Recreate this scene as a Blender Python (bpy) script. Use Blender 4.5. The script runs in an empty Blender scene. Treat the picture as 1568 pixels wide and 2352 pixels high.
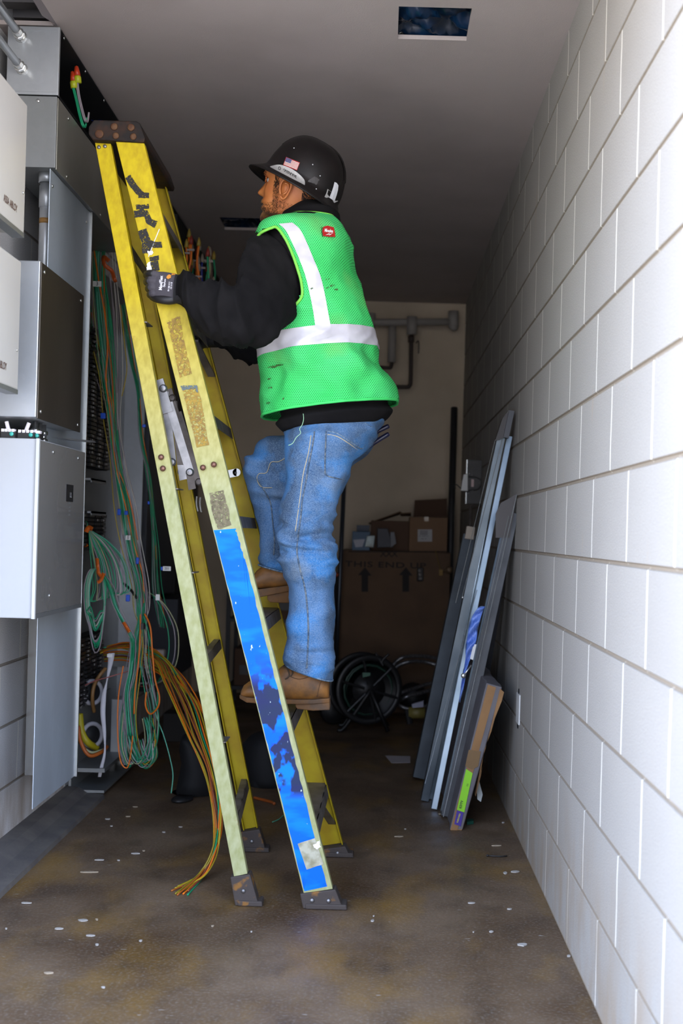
import bpy, math, random
from mathutils import Vector, Matrix, noise
from mathutils.bvhtree import BVHTree
random.seed(7)
SC = bpy.context.scene
COL = SC.collection
# ------------------------------------------------------------------ camera
F = 2700.0; EYE = 1.068; ROLL = math.radians(1.6); VX, VY = 872.0, 1224.0
CAMPOS = Vector((0, 0, EYE))
cam_d = bpy.data.cameras.new('camera'); cam = bpy.data.objects.new('camera', cam_d); COL.objects.link(cam)
cam_d.sensor_fit = 'VERTICAL'; cam_d.sensor_height = 36; cam_d.sensor_width = 24
cam_d.lens = 36 * F / 2352
cam_d.shift_x = -(VX - 784) / 2352; cam_d.shift_y = (VY - 1176) / 2352
cam_d.clip_start = .05
cam.matrix_world = Matrix.Translation(CAMPOS) @ Matrix.Rotation(math.pi/2, 4, 'X') @ Matrix.Rotation(ROLL, 4, 'Z')
cam_d.dof.use_dof = True; cam_d.dof.focus_distance = 3.55; cam_d.dof.aperture_fstop = 3.5
SC.camera = cam
# ------------------------------------------------------------------ light
SC.view_settings.view_transform = 'Standard'; SC.view_settings.look = 'None'
SC.view_settings.gamma = 1.0; SC.view_settings.exposure = 0.55
try: SC.view_settings.use_curve_mapping = False
except Exception: pass
w = bpy.data.worlds.new('sky'); SC.world = w; w.use_nodes = True
nt = w.node_tree; nt.nodes.clear()
wo = nt.nodes.new('ShaderNodeOutputWorld'); bg = nt.nodes.new('ShaderNodeBackground')
tc = nt.nodes.new('ShaderNodeTexCoord'); sx = nt.nodes.new('ShaderNodeSeparateXYZ')
cr = nt.nodes.new('ShaderNodeValToRGB')
nt.links.new(tc.outputs['Generated'], sx.inputs[0]); nt.links.new(sx.outputs['Z'], cr.inputs[0])
# sky boosted to both sides and cut straight behind, added to steepen wall falloff
dx_ = nt.nodes.new('ShaderNodeMapRange'); dx_.inputs[1].default_value = .15; dx_.inputs[2].default_value = .85; dx_.inputs[3].default_value = .80; dx_.inputs[4].default_value = 2.7
ab_ = nt.nodes.new('ShaderNodeMath'); ab_.operation = 'ABSOLUTE'; nt.links.new(sx.outputs['X'], ab_.inputs[0]); nt.links.new(ab_.outputs[0], dx_.inputs[0])
vs_ = nt.nodes.new('ShaderNodeVectorMath'); vs_.operation = 'SCALE'; nt.links.new(cr.outputs[0], vs_.inputs[0]); nt.links.new(dx_.outputs[0], vs_.inputs['Scale'])
nt.links.new(vs_.outputs[0], bg.inputs['Color']); nt.links.new(bg.outputs[0], wo.inputs[0])
cr.color_ramp.elements[0].position = .0; cr.color_ramp.elements[0].color = (.80, .76, .72, 1)
cr.color_ramp.elements[1].position = .45; cr.color_ramp.elements[1].color = (.45, .63, 1.0, 1)
bg.inputs['Strength'].default_value = 4.7
sun_d = bpy.data.lights.new('sun', 'SUN'); sun = bpy.data.objects.new('sun', sun_d); COL.objects.link(sun)
sun_d.energy = 15.0; sun_d.angle = math.radians(1.0); sun_d.color = (1, .93, .82)
sun.rotation_euler = (math.radians(-38), math.radians(12), 0)     # from over the roof: it lands on the yard, not in the corridor
# portal at the open end of the corridor
pd = bpy.data.lights.new('doorway', 'AREA'); po = bpy.data.objects.new('doorway', pd); COL.objects.link(po)
pd.shape = 'RECTANGLE'; pd.size = 1.72; pd.size_y = 2.58; po.location = (-.34, 1.88, 1.29)
po.rotation_euler = (math.radians(90), 0, 0); pd.cycles.is_portal = True

# ------------------------------------------------------------------ pixel <-> place helpers
CR, SR = math.cos(ROLL), math.sin(ROLL)
def uv(px, py):
    dx, dy = px - VX, py - VY
    return dx*CR + dy*SR, -dx*SR + dy*CR
def at(px, py, Y):
    u, v = uv(px, py); return Vector((u*Y/F, Y, EYE - v*Y/F))
def onx(px, py, X):
    u, v = uv(px, py); return at(px, py, F*X/u)
def onz(px, py, Z=0.0):
    u, v = uv(px, py); return at(px, py, F*(EYE - Z)/v)
def lerp(a, b, t): return a + (b - a)*t

# ------------------------------------------------------------------ materials
MATS = {}
def M(name, col, rough=.6, metal=0.0, col2=None, nscale=8.0, thr=(.4, .65), bump=0.0, bscale=60.0, coat=0.0, spec=.5, detail=4, alpha=None, sheen=0):
    if name in MATS: return MATS[name]
    m = bpy.data.materials.new(name); m.use_nodes = True; n = m.node_tree; b = n.nodes['Principled BSDF']
    c = tuple(col) + (1,)
    b.inputs['Base Color'].default_value = c; b.inputs['Roughness'].default_value = rough; b.inputs['Metallic'].default_value = metal
    b.inputs['Coat Weight'].default_value = coat; b.inputs['Specular IOR Level'].default_value = spec
    if sheen: b.inputs['Sheen Weight'].default_value = sheen
    t = n.nodes.new('ShaderNodeTexCoord')
    if col2 is not None:
        no = n.nodes.new('ShaderNodeTexNoise'); no.inputs['Scale'].default_value = nscale; no.inputs['Detail'].default_value = detail
        n.links.new(t.outputs['Object'], no.inputs['Vector'])
        mr = n.nodes.new('ShaderNodeMapRange'); mr.inputs[1].default_value = thr[0]; mr.inputs[2].default_value = thr[1]
        n.links.new(no.outputs['Fac'], mr.inputs[0])
        mx = n.nodes.new('ShaderNodeMix'); mx.data_type = 'RGBA'; mx.inputs[6].default_value = c; mx.inputs[7].default_value = tuple(col2)+(1,)
        n.links.new(mr.outputs[0], mx.inputs[0]); n.links.new(mx.outputs[2], b.inputs['Base Color'])
    if bump:
        n2 = n.nodes.new('ShaderNodeTexNoise'); n2.inputs['Scale'].default_value = bscale; n2.inputs['Detail'].default_value = 3
        n.links.new(t.outputs['Object'], n2.inputs['Vector'])
        bp = n.nodes.new('ShaderNodeBump'); bp.inputs['Strength'].default_value = 1.0; bp.inputs['Distance'].default_value = bump
        n.links.new(n2.outputs['Fac'], bp.inputs['Height']); n.links.new(bp.outputs[0], b.inputs['Normal'])
    if alpha:   # (scale, lo, hi): worn paint, flaked away in spots
        n3 = n.nodes.new('ShaderNodeTexNoise'); n3.inputs['Scale'].default_value = alpha[0]; n3.inputs['Detail'].default_value = 5
        n.links.new(t.outputs['Object'], n3.inputs['Vector'])
        m3 = n.nodes.new('ShaderNodeMapRange'); m3.inputs[1].default_value = alpha[1]; m3.inputs[2].default_value = alpha[2]
        n.links.new(n3.outputs['Fac'], m3.inputs[0]); n.links.new(m3.outputs[0], b.inputs['Alpha'])
    MATS[name] = m; return m
def nodes(m): return m.node_tree.nodes, m.node_tree.links, m.node_tree.nodes['Principled BSDF']
def math_n(n, l, op, a, b=None, c=None):
    x = n.new('ShaderNodeMath'); x.operation = op
    for i, v in enumerate((a, b, c)):
        if v is None: continue
        if isinstance(v, (int, float)): x.inputs[i].default_value = v
        else: l.new(v, x.inputs[i])
    return x.outputs[0]
def mixc(n, l, fac, a, b):
    x = n.new('ShaderNodeMix'); x.data_type = 'RGBA'
    for i, v in ((0, fac), (6, a), (7, b)):
        if isinstance(v, (int, float)): x.inputs[i].default_value = v
        elif isinstance(v, tuple): x.inputs[i].default_value = tuple(v) + ((1,) if len(v) == 3 else ())
        else: l.new(v, x.inputs[i])
    return x.outputs[2]
def noisefac(n, l, scale, lo, hi, vec=None, detail=4, stretch=None):
    if vec is None: vec = n.new('ShaderNodeTexCoord').outputs['Object']
    if stretch:
        mp = n.new('ShaderNodeMapping'); mp.inputs['Scale'].default_value = stretch; l.new(vec, mp.inputs[0]); vec = mp.outputs[0]
    x = n.new('ShaderNodeTexNoise'); x.inputs['Scale'].default_value = scale; x.inputs['Detail'].default_value = detail; l.new(vec, x.inputs['Vector'])
    r = n.new('ShaderNodeMapRange'); r.inputs[1].default_value = lo; r.inputs[2].default_value = hi; l.new(x.outputs['Fac'], r.inputs[0])
    return r.outputs[0]

# ------------------------------------------------------------------ objects
def rootof(p):
    while p.parent: p = p.parent
    return p
def tag(o, label=None, cat=None, group=None, kind=None):
    if label: o['label'] = label
    if cat: o['category'] = cat
    if group: o['group'] = group
    if kind: o['kind'] = kind
    return o
def thing(name, loc, label, cat, group=None):
    o = bpy.data.objects.new(name, None); COL.objects.link(o); o.location = loc; o.empty_display_size = .05
    return tag(o, label, cat, group)
class MB:
    def __init__(s): s.v = []; s.f = []
    def add(s, vs, fs):
        b = len(s.v); s.v += [Vector(p) for p in vs]; s.f += [tuple(b+i for i in f) for f in fs]; return s
    def hexa(s, p):   # 4 bottom + 4 top
        return s.add(p, [(0,3,2,1), (4,5,6,7), (0,1,5,4), (1,2,6,5), (2,3,7,6), (3,0,4,7)])
    def box(s, x0, x1, y0, y1, z0, z1):
        return s.hexa([(x0,y0,z0),(x1,y0,z0),(x1,y1,z0),(x0,y1,z0),(x0,y0,z1),(x1,y0,z1),(x1,y1,z1),(x0,y1,z1)])
    def slab(s, quad, d):   # quad pushed by vector d
        d = Vector(d); q = [Vector(p) for p in quad]; return s.hexa(q + [p + d for p in q])
    def prism(s, poly, d):
        n = len(poly); d = Vector(d); q = [Vector(p) for p in poly]
        return s.add(q + [p + d for p in q], [tuple(range(n))[::-1], tuple(range(n, 2*n))] + [(i, (i+1) % n, n+(i+1) % n, n+i) for i in range(n)])
    def loft(s, rings, cap=True, closed=True):
        n = len(rings[0]); b = len(s.v)
        for r in rings: s.v += [Vector(p) for p in r]
        for k in range(len(rings)-1):
            for i in range(n if closed else n-1):
                j = (i+1) % n
                s.f.append((b+k*n+i, b+k*n+j, b+(k+1)*n+j, b+(k+1)*n+i))
        if cap and closed:
            s.f.append(tuple(b+i for i in range(n))[::-1]); s.f.append(tuple(b+(len(rings)-1)*n+i for i in range(n)))
        return s
    def tube(s, path, r, n=8, cap=True):
        path = [Vector(p) for p in path]; rs = r if isinstance(r, (list, tuple)) else [r]*len(path)
        t0 = (path[1]-path[0]).normalized(); ref = Vector((0,0,1)) if abs(t0.z) < .9 else Vector((1,0,0))
        u = t0.cross(ref).normalized(); rings = []
        for i, p in enumerate(path):
            t = (path[min(i+1, len(path)-1)] - path[max(i-1, 0)])
            t = t.normalized() if t.length > 1e-9 else t0
            u = (u - t*u.dot(t)); u = u.normalized() if u.length > 1e-6 else t.orthogonal().normalized()
            w_ = t.cross(u)
            rings.append([p + (u*math.cos(a) + w_*math.sin(a))*rs[i] for a in (2*math.pi*k/n for k in range(n))])
        return s.loft(rings, cap)
    def cyl(s, a, b, r, n=16, r2=None): return s.tube([a, b], [r, r if r2 is None else r2], n)
    def lathe(s, prof, c, axis=(0,0,1), n=24, sx=1, sy=1):   # prof: (radius, height)
        ax = Vector(axis).normalized(); u = ax.orthogonal().normalized() if abs(ax.z) < .999 else Vector((1,0,0)); w_ = ax.cross(u); c = Vector(c)
        return s.loft([[c + ax*h + u*(max(r, 1e-5)*sx*math.cos(2*math.pi*k/n)) + w_*(max(r, 1e-5)*sy*math.sin(2*math.pi*k/n)) for k in range(n)] for r, h in prof])
    def ball(s, c, r, n=12, sx=1, sy=1, sz=1):
        c = Vector(c)
        return s.loft([[c + Vector((r*sx*math.sin(t)*math.cos(p), r*sy*math.sin(t)*math.sin(p), -r*sz*math.cos(t))) for p in (2*math.pi*k/n for k in range(n))] for t in (math.pi*(j+.02)/(n//2+.04) for j in range(n//2+1))])
    def build(s, name, mat, parent=None, smooth=False, label=None, cat=None, group=None, kind=None, bevel=0.0, origin=None):
        me = bpy.data.meshes.new(name)
        if parent is not None: off = rootof(parent).location.copy()
        elif kind == 'structure': off = Vector((0,0,0))
        elif origin is not None: off = Vector(origin)
        else:
            xs = [p.x for p in s.v]; ys = [p.y for p in s.v]; zs = [p.z for p in s.v]
            off = Vector(((min(xs)+max(xs))/2, (min(ys)+max(ys))/2, min(zs)))
        me.from_pydata([p - off for p in s.v], [], s.f); me.update()
        import bmesh
        bm = bmesh.new(); bm.from_mesh(me); bmesh.ops.recalc_face_normals(bm, faces=bm.faces); bm.to_mesh(me); bm.free()
        if smooth: me.shade_smooth()
        o = bpy.data.objects.new(name, me); COL.objects.link(o)
        if parent is not None: o.parent = parent
        else: o.location = off
        mats = mat if isinstance(mat, (list, tuple)) else [mat]
        for m_ in mats: me.materials.append(m_)
        if bevel:
            bv = o.modifiers.new('bevel', 'BEVEL'); bv.width = bevel; bv.segments = 2; bv.limit_method = 'ANGLE'
        return tag(o, label, cat, group, kind)
    def bvh(s): return BVHTree.FromPolygons(s.v, s.f)
def catmull(pts, n=8):
    P = [Vector(p) for p in pts]; out = []
    for i in range(len(P)-1):
        a = P[max(i-1, 0)]; b = P[i]; c = P[i+1]; d = P[min(i+2, len(P)-1)]
        for k in range(n):
            t = k/n
            out.append(.5*((2*b) + (c-a)*t + (2*a-5*b+4*c-d)*t*t + (3*b-a-3*c+d)*t**3))
    out.append(P[-1]); return out
def cast(px, py, bvh, off=.001, fallback=None):
    d = (at(px, py, 1.0) - CAMPOS).normalized()
    h = bvh.ray_cast(CAMPOS, d)
    if h[0] is None: return fallback
    return h[0] - d*off
def drape_poly(rows, bvh, off=.0012, fallY=3.5):   # rows of pixel points -> grid lying on a surface
    mb = MB(); pts = []; last = None
    for r in rows:
        for p in r:
            q = cast(p[0], p[1], bvh, off)
            if q is None: q = at(p[0], p[1], last if last else fallY)
            last = q.y; pts.append(q)
    n = len(rows[0]); mb.v = pts
    mb.f = [(k*n+i, k*n+i+1, (k+1)*n+i+1, (k+1)*n+i) for k in range(len(rows)-1) for i in range(n-1)]
    return mb
def strip_rows(left, right, n=24, m=4):   # two pixel polylines -> rows
    L = catmull([(a, b, 0) for a, b in left], n); R = catmull([(a, b, 0) for a, b in right], n)
    k = min(len(L), len(R)); L = [L[int(i*(len(L)-1)/(k-1))] for i in range(k)]; R = [R[int(i*(len(R)-1)/(k-1))] for i in range(k)]
    return [[(lerp(a.x, b.x, j/m), lerp(a.y, b.y, j/m)) for j in range(m+1)] for a, b in zip(L, R)]
def text_mesh(s, font=None, size=1.0, bold=0.0, spacing=1.0):
    c = bpy.data.curves.new('txt', 'FONT'); c.body = s; c.size = size; c.offset = bold; c.space_character = spacing
    c.align_x = 'CENTER'; c.align_y = 'CENTER'; c.resolution_u = 3
    o = bpy.data.objects.new('txt', c); COL.objects.link(o)
    dg = bpy.context.evaluated_depsgraph_get(); me = bpy.data.meshes.new_from_object(o.evaluated_get(dg))
    vs = [v.co.copy() for v in me.vertices]; fs = [tuple(p.vertices) for p in me.polygons]
    bpy.data.objects.remove(o); bpy.data.curves.remove(c); bpy.data.meshes.remove(me)
    return vs, fs
def text_px(s, cx, cy, ux, uy, vx, vy, bvh, off=.002, bold=0.0, spacing=1.0):   # letter units -> pixels -> onto a surface
    vs, fs = text_mesh(s, bold=bold, spacing=spacing); mb = MB()
    for v in vs:
        px, py = cx + v.x*ux + v.y*vx, cy + v.x*uy + v.y*vy
        q = cast(px, py, bvh, off)
        mb.v.append(q if q is not None else (mb.v[-1] if mb.v else at(px, py, 3.6)))
    mb.f = fs; return mb
def text_plane(s, c, ex, ey, bold=0.0, spacing=1.0):
    vs, fs = text_mesh(s, bold=bold, spacing=spacing); mb = MB(); c = Vector(c); ex = Vector(ex); ey = Vector(ey)
    mb.v = [c + ex*v.x + ey*v.y for v in vs]; mb.f = fs; return mb

# ------------------------------------------------------------------ room shell
XR, XL, YB, YF, CEIL = .52, -1.2, 7.67, 1.9, 2.576
CO = .2032
def block_mat(name, axis, phase, base=(.36,.338,.305)):
    m = bpy.data.materials.new(name); m.use_nodes = True; n, l, b = nodes(m)
    tcn = n.new('ShaderNodeTexCoord'); sp = n.new('ShaderNodeSeparateXYZ'); l.new(tcn.outputs['Object'], sp.inputs[0])
    z = sp.outputs['Z']; a = sp.outputs[axis]
    # wobble of the joints
    wob = n.new('ShaderNodeTexNoise'); wob.inputs['Scale'].default_value = 9; l.new(tcn.outputs['Object'], wob.inputs['Vector'])
    row = math_n(n, l, 'FLOOR', math_n(n, l, 'DIVIDE', z, CO))
    par = math_n(n, l, 'MODULO', math_n(n, l, 'ADD', row, 1.0), 2.0)
    s1 = math_n(n, l, 'ADD', math_n(n, l, 'SUBTRACT', a, phase), math_n(n, l, 'MULTIPLY', par, CO))
    s1 = math_n(n, l, 'ADD', s1, math_n(n, l, 'MULTIPLY', math_n(n, l, 'SUBTRACT', wob.outputs['Fac'], .5), .012))
    fr = math_n(n, l, 'FRACT', math_n(n, l, 'ADD', math_n(n, l, 'DIVIDE', s1, 2*CO), .5))
    dist = math_n(n, l, 'MULTIPLY', math_n(n, l, 'ABSOLUTE', math_n(n, l, 'SUBTRACT', fr, .5)), 2*CO)
    vert = math_n(n, l, 'LESS_THAN', dist, .0042)
    frz = math_n(n, l, 'FRACT', math_n(n, l, 'ADD', math_n(n, l, 'DIVIDE', z, CO), .5))
    dz = math_n(n, l, 'MULTIPLY', math_n(n, l, 'ABSOLUTE', math_n(n, l, 'SUBTRACT', frz, .5)), CO)
    hor = math_n(n, l, 'LESS_THAN', dz, .0050)
    nf = noisefac(n, l, 2.2, .35, .7); c1 = mixc(n, l, nf, base, tuple(x*.93 for x in base))
    sf = noisefac(n, l, 300, .38, .60, detail=2); c2 = mixc(n, l, math_n(n, l, 'MULTIPLY', sf, .55), c1, tuple(x*.62 for x in base))
    tone = n.new('ShaderNodeTexWhiteNoise'); tone.noise_dimensions = '2D'
    cmb = n.new('ShaderNodeCombineXYZ'); l.new(math_n(n, l, 'FLOOR', math_n(n, l, 'ADD', math_n(n, l, 'DIVIDE', s1, 2*CO), 0.0)), cmb.inputs[0]); l.new(row, cmb.inputs[1])
    l.new(cmb.outputs[0], tone.inputs['Vector'])
    c2 = mixc(n, l, math_n(n, l, 'MULTIPLY', tone.outputs['Value'], .14), c2, tuple(x*.55 for x in base))
    c3 = mixc(n, l, math_n(n, l, 'MULTIPLY', vert, .75), c2, (.86,.82,.73))
    c4 = mixc(n, l, math_n(n, l, 'MULTIPLY', hor, .72), c3, (.20,.155,.105))
    # dirt splashed along the floor, a few scuffs
    low = n.new('ShaderNodeMapRange'); low.inputs[1].default_value = .42; low.inputs[2].default_value = 0; l.new(z, low.inputs[0])
    dn = noisefac(n, l, 14, .36, .68, stretch=(1,1,.35)); dirt = math_n(n, l, 'MULTIPLY', math_n(n, l, 'MULTIPLY', low.outputs[0], dn), .8)
    c5 = mixc(n, l, dirt, c4, (.27,.20,.13))
    st = noisefac(n, l, 7, .70, .76, stretch=(1.6,1.6,.35)); c6 = mixc(n, l, math_n(n, l, 'MULTIPLY', st, .35), c5, (.36,.28,.2))
    l.new(c6, b.inputs['Base Color']); b.inputs['Roughness'].default_value = .75; b.inputs['Specular IOR Level'].default_value = .3
    ln = n.new('ShaderNodeTexNoise'); ln.inputs['Scale'].default_value = 330; ln.inputs['Detail'].default_value = 3; l.new(tcn.outputs['Object'], ln.inputs['Vector'])
    hgt = math_n(n, l, 'ADD', math_n(n, l, 'MULTIPLY', ln.outputs['Fac'], .9), math_n(n, l, 'MULTIPLY', vert, .8))
    bp = n.new('ShaderNodeBump'); bp.inputs['Distance'].default_value = .0016; bp.inputs['Strength'].default_value = 1; l.new(hgt, bp.inputs['Height']); l.new(bp.outputs[0], b.inputs['Normal'])
    return m
def grooved(normal_x, base, a0, a1, z1, flip, name, mat, yaxis=True):
    prof = [(0.0, -.02)]; k = 0
    for k in range(1, int(z1/CO)+1):
        z = k*CO
        if z > z1: break
        prof += [(0, z-.006), (-.005, z-.0028), (-.005, z+.0028), (0, z+.006)]
    prof.append((0, z1)); mb = MB()
    def P(d, a, z): return (base + d*normal_x, a, z) if yaxis else (a, base + d*normal_x, z)
    thick = -.2
    ring = lambda a: [P(d, a, z) for d, z in prof] + [P(thick, a, z1), P(thick, a, -.02)]
    segs = [a0, a1]
    mb.loft([ring(a) for a in segs]); return mb.build(name, mat, kind='structure')
grooved(-1, XR, YF, YB+.2, CEIL+.1, 0, 'wall_right', block_mat('block_right', 'Y', 2.07))
grooved(1, XL, YF, YB+.2, CEIL+.35, 0, 'wall_left', block_mat('block_left', 'Y', 1.93, (.70,.68,.67)))
MB().box(XL-.2, XR+.2, YB, YB+.2, 0, CEIL+.1).build('wall_back', M('painted_block', (.56,.46,.34), .8, col2=(.46,.38,.28), nscale=2.5, bump=.001, bscale=200), kind='structure')

def floor_mat():
    m = bpy.data.materials.new('stained_concrete'); m.use_nodes = True; n, l, b = nodes(m)
    tcn = n.new('ShaderNodeTexCoord'); o = tcn.outputs['Object']
    a = noisefac(n, l, 2.4, .35, .68, o, 6); c = mixc(n, l, a, (.072,.038,.016), (.160,.104,.060))
    a = noisefac(n, l, 9, .5, .75, o, 6, (1,.6,1)); c = mixc(n, l, math_n(n, l, 'MULTIPLY', a, .7), c, (.045,.026,.014))
    a = noisefac(n, l, 3.3, .50, .72, o, 6, (1.3,.7,1)); c = mixc(n, l, math_n(n, l, 'MULTIPLY', a, .6), c, (.24,.125,.012))
    a = noisefac(n, l, 130, .5, .75, o, 3); c = mixc(n, l, math_n(n, l, 'MULTIPLY', a, .35), c, (.27,.24,.2))
    a = noisefac(n, l, 42, .735, .76, o, 2, (.6,1.8,1)); c = mixc(n, l, math_n(n, l, 'MULTIPLY', a, .6), c, (.45,.42,.38))
    l.new(c, b.inputs['Base Color'])
    r = noisefac(n, l, 5, .3, .7, o, 4); rr = n.new('ShaderNodeMapRange'); rr.inputs[3].default_value = .42; rr.inputs[4].default_value = .68; l.new(r, rr.inputs[0]); l.new(rr.outputs[0], b.inputs['Roughness'])
    bn = n.new('ShaderNodeTexNoise'); bn.inputs['Scale'].default_value = 60; bn.inputs['Detail'].default_value = 5; l.new(o, bn.inputs['Vector'])
    bp = n.new('ShaderNodeBump'); bp.inputs['Distance'].default_value = .0015; l.new(bn.outputs['Fac'], bp.inputs['Height']); l.new(bp.outputs[0], b.inputs['Normal'])
    return m
MB().box(XL-.2, XR+.2, .2, YB+.2, -.1, 0).build('floor', floor_mat(), kind='structure')
MB().box(-14, 14, -26, .2, -.12, -.01).build('ground', M('yard_concrete', (.42,.38,.33), .9, col2=(.34,.31,.27), nscale=1.5), kind='structure')
# painted plaster board ceiling with two cut hatches
h1a, h1b = onz(914, 17, CEIL), onz(1076, 90, CEIL); H1 = (h1a.x+.002, .222, 3.365, 3.585)
H2 = (-.825, -.60, 5.70, 5.93)
cm = M('ceiling_paint', (.45,.385,.355), .85, col2=(.41,.35,.32), nscale=3, bump=.0006, bscale=300)
cb = MB(); CX0 = -1.03
ys = [YF, H1[2], H1[3], H2[2], H2[3], YB]; 
def cblock(x0, x1, y0, y1): cb.box(x0, x1, y0, y1, CEIL, CEIL+.013)
cblock(CX0, XR, YF, H1[2]); cblock(CX0, H1[0], H1[2], H1[3]); cblock(H1[1], XR, H1[2], H1[3])
cblock(CX0, XR, H1[3], H2[2]); cblock(XL, H2[0], H2[2], H2[3]); cblock(H2[1], XR, H2[2], H2[3]); cblock(XL, XR, H2[3], YB)
cblock(XL, CX0, 3.56, H2[2])
cb.build('ceiling', cm, kind='structure')
# roof over everything so no sky leaks in
MB().box(XL-.2, XR+.2, YF, YB+.2, CEIL+.35, CEIL+.45).build('roof', M('roof_deck', (.2,.2,.2), .8), kind='structure')
MB().box(XR-.0, XR+.2, YF, YB, CEIL+.05, CEIL+.36).build('trim_3', MATS['roof_deck'], kind='structure')
# ribbed metal deck beyond the ragged edge of the board
d = MB(); prof = []
for k in range(26):
    y = 1.9 + k*.11; prof += [(y, 2.70), (y+.035, 2.70), (y+.045, 2.66), (y+.095, 2.66), (y+.105, 2.70)]
d.loft([[(XL, y, z) for y, z in prof], [(CX0+.16, y, z) for y, z in prof]], cap=False, closed=False)
d.build('trim_1', M('deck_metal', (.16,.15,.15), .5, .6), kind='structure')
rg = MB(); random.seed(3)
ya = 1.9
edge = []
while ya < 3.56: edge.append((CX0 - random.uniform(0, .018), ya)); ya += random.uniform(.03, .09)
rg.prism([(x, y, CEIL-.0005) for x, y in edge] + [(CX0+.012, 3.56, CEIL-.0005), (CX0+.012, 1.9, CEIL-.0005)], (0, 0, .03))
rg.build('trim_4', M('torn_board', (.22,.19,.19), .9), kind='structure')
# low kerb along the foot of the left wall
MB().prism([(XL, 1.9, .045), (XL+.05, 1.9, .042), (XL+.085, 1.9, .02), (XL+.15, 1.9, .016), (XL+.155, 1.9, -.01), (XL, 1.9, -.01)], (0, 2.7, 0)).build(
    'trim_2', M('kerb_concrete', (.09,.08,.075), .7, col2=(.13,.115,.10), nscale=12, bump=.001), kind='structure')
# blue sheet stuffed into the ceiling openings
bs = M('blue_sheet', (.005,.03,.085), .28, col2=(.002,.008,.02), nscale=9, thr=(.3,.6))
for i, (x0, x1, y0, y1) in enumerate((H1, H2)):
    mb = MB(); n = 26; rows = []
    for a in range(n+1):
        r = []
        for b_ in range(n+1):
            x = lerp(x0-.03, x1+.03, a/n); y = lerp(y0-.03, y1+.03, b_/n)
            z = CEIL + .034 + .045*noise.noise((x*16, y*22, i*5)) + .022*noise.noise((x*55, y*60, 3))
            if b_ > n-6: z -= .004*(b_-n+6)
            r.append((x, y, max(z, CEIL+.0135)))
        rows.append(r)
    mb.loft(rows, cap=False, closed=False)
    mb.build('plastic_sheet', bs, smooth=True, cat='plastic sheet',
             label=('crumpled dark blue sheet in the cut hatch above the bare corridor ceiling, nearest the camera', 'crumpled blue sheet in the far ceiling hatch beside the worker\'s chin')[i], group='sheets in the ceiling hatches')
# ------------------------------------------------------------------ step ladder
def rail_paint():
    m = bpy.data.materials.new('ladder_paint'); m.use_nodes = True; n, l, b = nodes(m)
    tcn = n.new('ShaderNodeTexCoord'); o = tcn.outputs['Object']; sp = n.new('ShaderNodeSeparateXYZ'); l.new(o, sp.inputs[0])
    f = n.new('ShaderNodeMapRange'); f.inputs[1].default_value = 1.75; f.inputs[2].default_value = 1.15; l.new(sp.outputs['Z'], f.inputs[0])
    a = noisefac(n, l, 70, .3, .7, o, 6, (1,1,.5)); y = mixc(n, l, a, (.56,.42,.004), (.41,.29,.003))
    p = mixc(n, l, a, (.37,.37,.20), (.27,.28,.11)); c = mixc(n, l, f.outputs[0], y, p)
    a = noisefac(n, l, 18, .68, .74, o, 5); c = mixc(n, l, math_n(n, l, 'MULTIPLY', a, .6), c, (.25,.10,.01))
    l.new(c, b.inputs['Base Color']); b.inputs['Roughness'].default_value = .5; b.inputs['Specular IOR Level'].default_value = .25
    return m
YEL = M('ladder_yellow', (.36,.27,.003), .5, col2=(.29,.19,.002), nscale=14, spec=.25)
RP = rail_paint(); GAL = M('steel', (.26,.25,.25), .42, .8, col2=(.17,.165,.165), nscale=25)
GALD = M('dirty_aluminium', (.16,.14,.13), .5, .5, col2=(.09,.075,.065), nscale=18, bump=.0005, bscale=90)
RUST = M('rusty_shoe', (.055,.042,.036), .75, .2, col2=(.22,.10,.02), nscale=26, thr=(.56,.66), bump=.001)
RIV = M('rivet_copper', (.20,.10,.07), .4, .7); BLKP = M('black_paint', (.018,.014,.012), .6)
CAPM = M('ladder_cap', (.012,.009,.008), .65, .0, spec=.25, col2=(.035,.016,.009), nscale=30, bump=.0008, bscale=80)
lad = thing('step_ladder', (-.25, 3.6, 0), 'yellow fibreglass step ladder leaning left, front rail wrapped in worn blue tape', 'ladder')
def chan(TL, TR, BL, BR, d, name, mat, fl=.03, t=.004):
    TL, TR, BL, BR = map(Vector, (TL, TR, BL, BR)); d = Vector(d); mb = MB(); rings = []
    for L, R in ((BL, BR), (TL, TR)):
        e = (R-L).normalized()
        rings.append([L, R, R+d*fl, R+d*fl-e*t, R+d*t-e*t, L+d*t+e*t, L+d*fl+e*t, L+d*fl])
    mb.loft(rings); return mb.build(name, mat, lad, bevel=.0015)
YB0, YB1, YD0, YD1 = 3.317, 3.40, 3.905, 3.85
def yn(z): return lerp(YB0, YB1, z/2.2)
def yf(z): return lerp(YD0, YD1, z/2.2)
Bc = [at(265,322,3.395), at(329,322,3.395), at(697,2052,3.325), at(764,2042,3.325)]
chan(*Bc, (0,1,0), 'front_rail', RP)['label'] = 'near front rail with blue tape'
Ac = [at(216,318,3.415), at(252,318,3.415), at(537,2014,3.335), at(568,2007,3.335)]
chan(*Ac, (0,1,0), 'rear_rail', RP, .026)
Dc = [at(372-66,372,3.85), at(368,372,3.85), at(788-66,1945,3.905), at(788,1935,3.905)]
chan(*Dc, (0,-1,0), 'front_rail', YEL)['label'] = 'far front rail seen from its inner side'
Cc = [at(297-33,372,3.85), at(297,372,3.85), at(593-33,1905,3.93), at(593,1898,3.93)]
chan(*Cc, (0,-1,0), 'rear_rail', YEL, .022)
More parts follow.
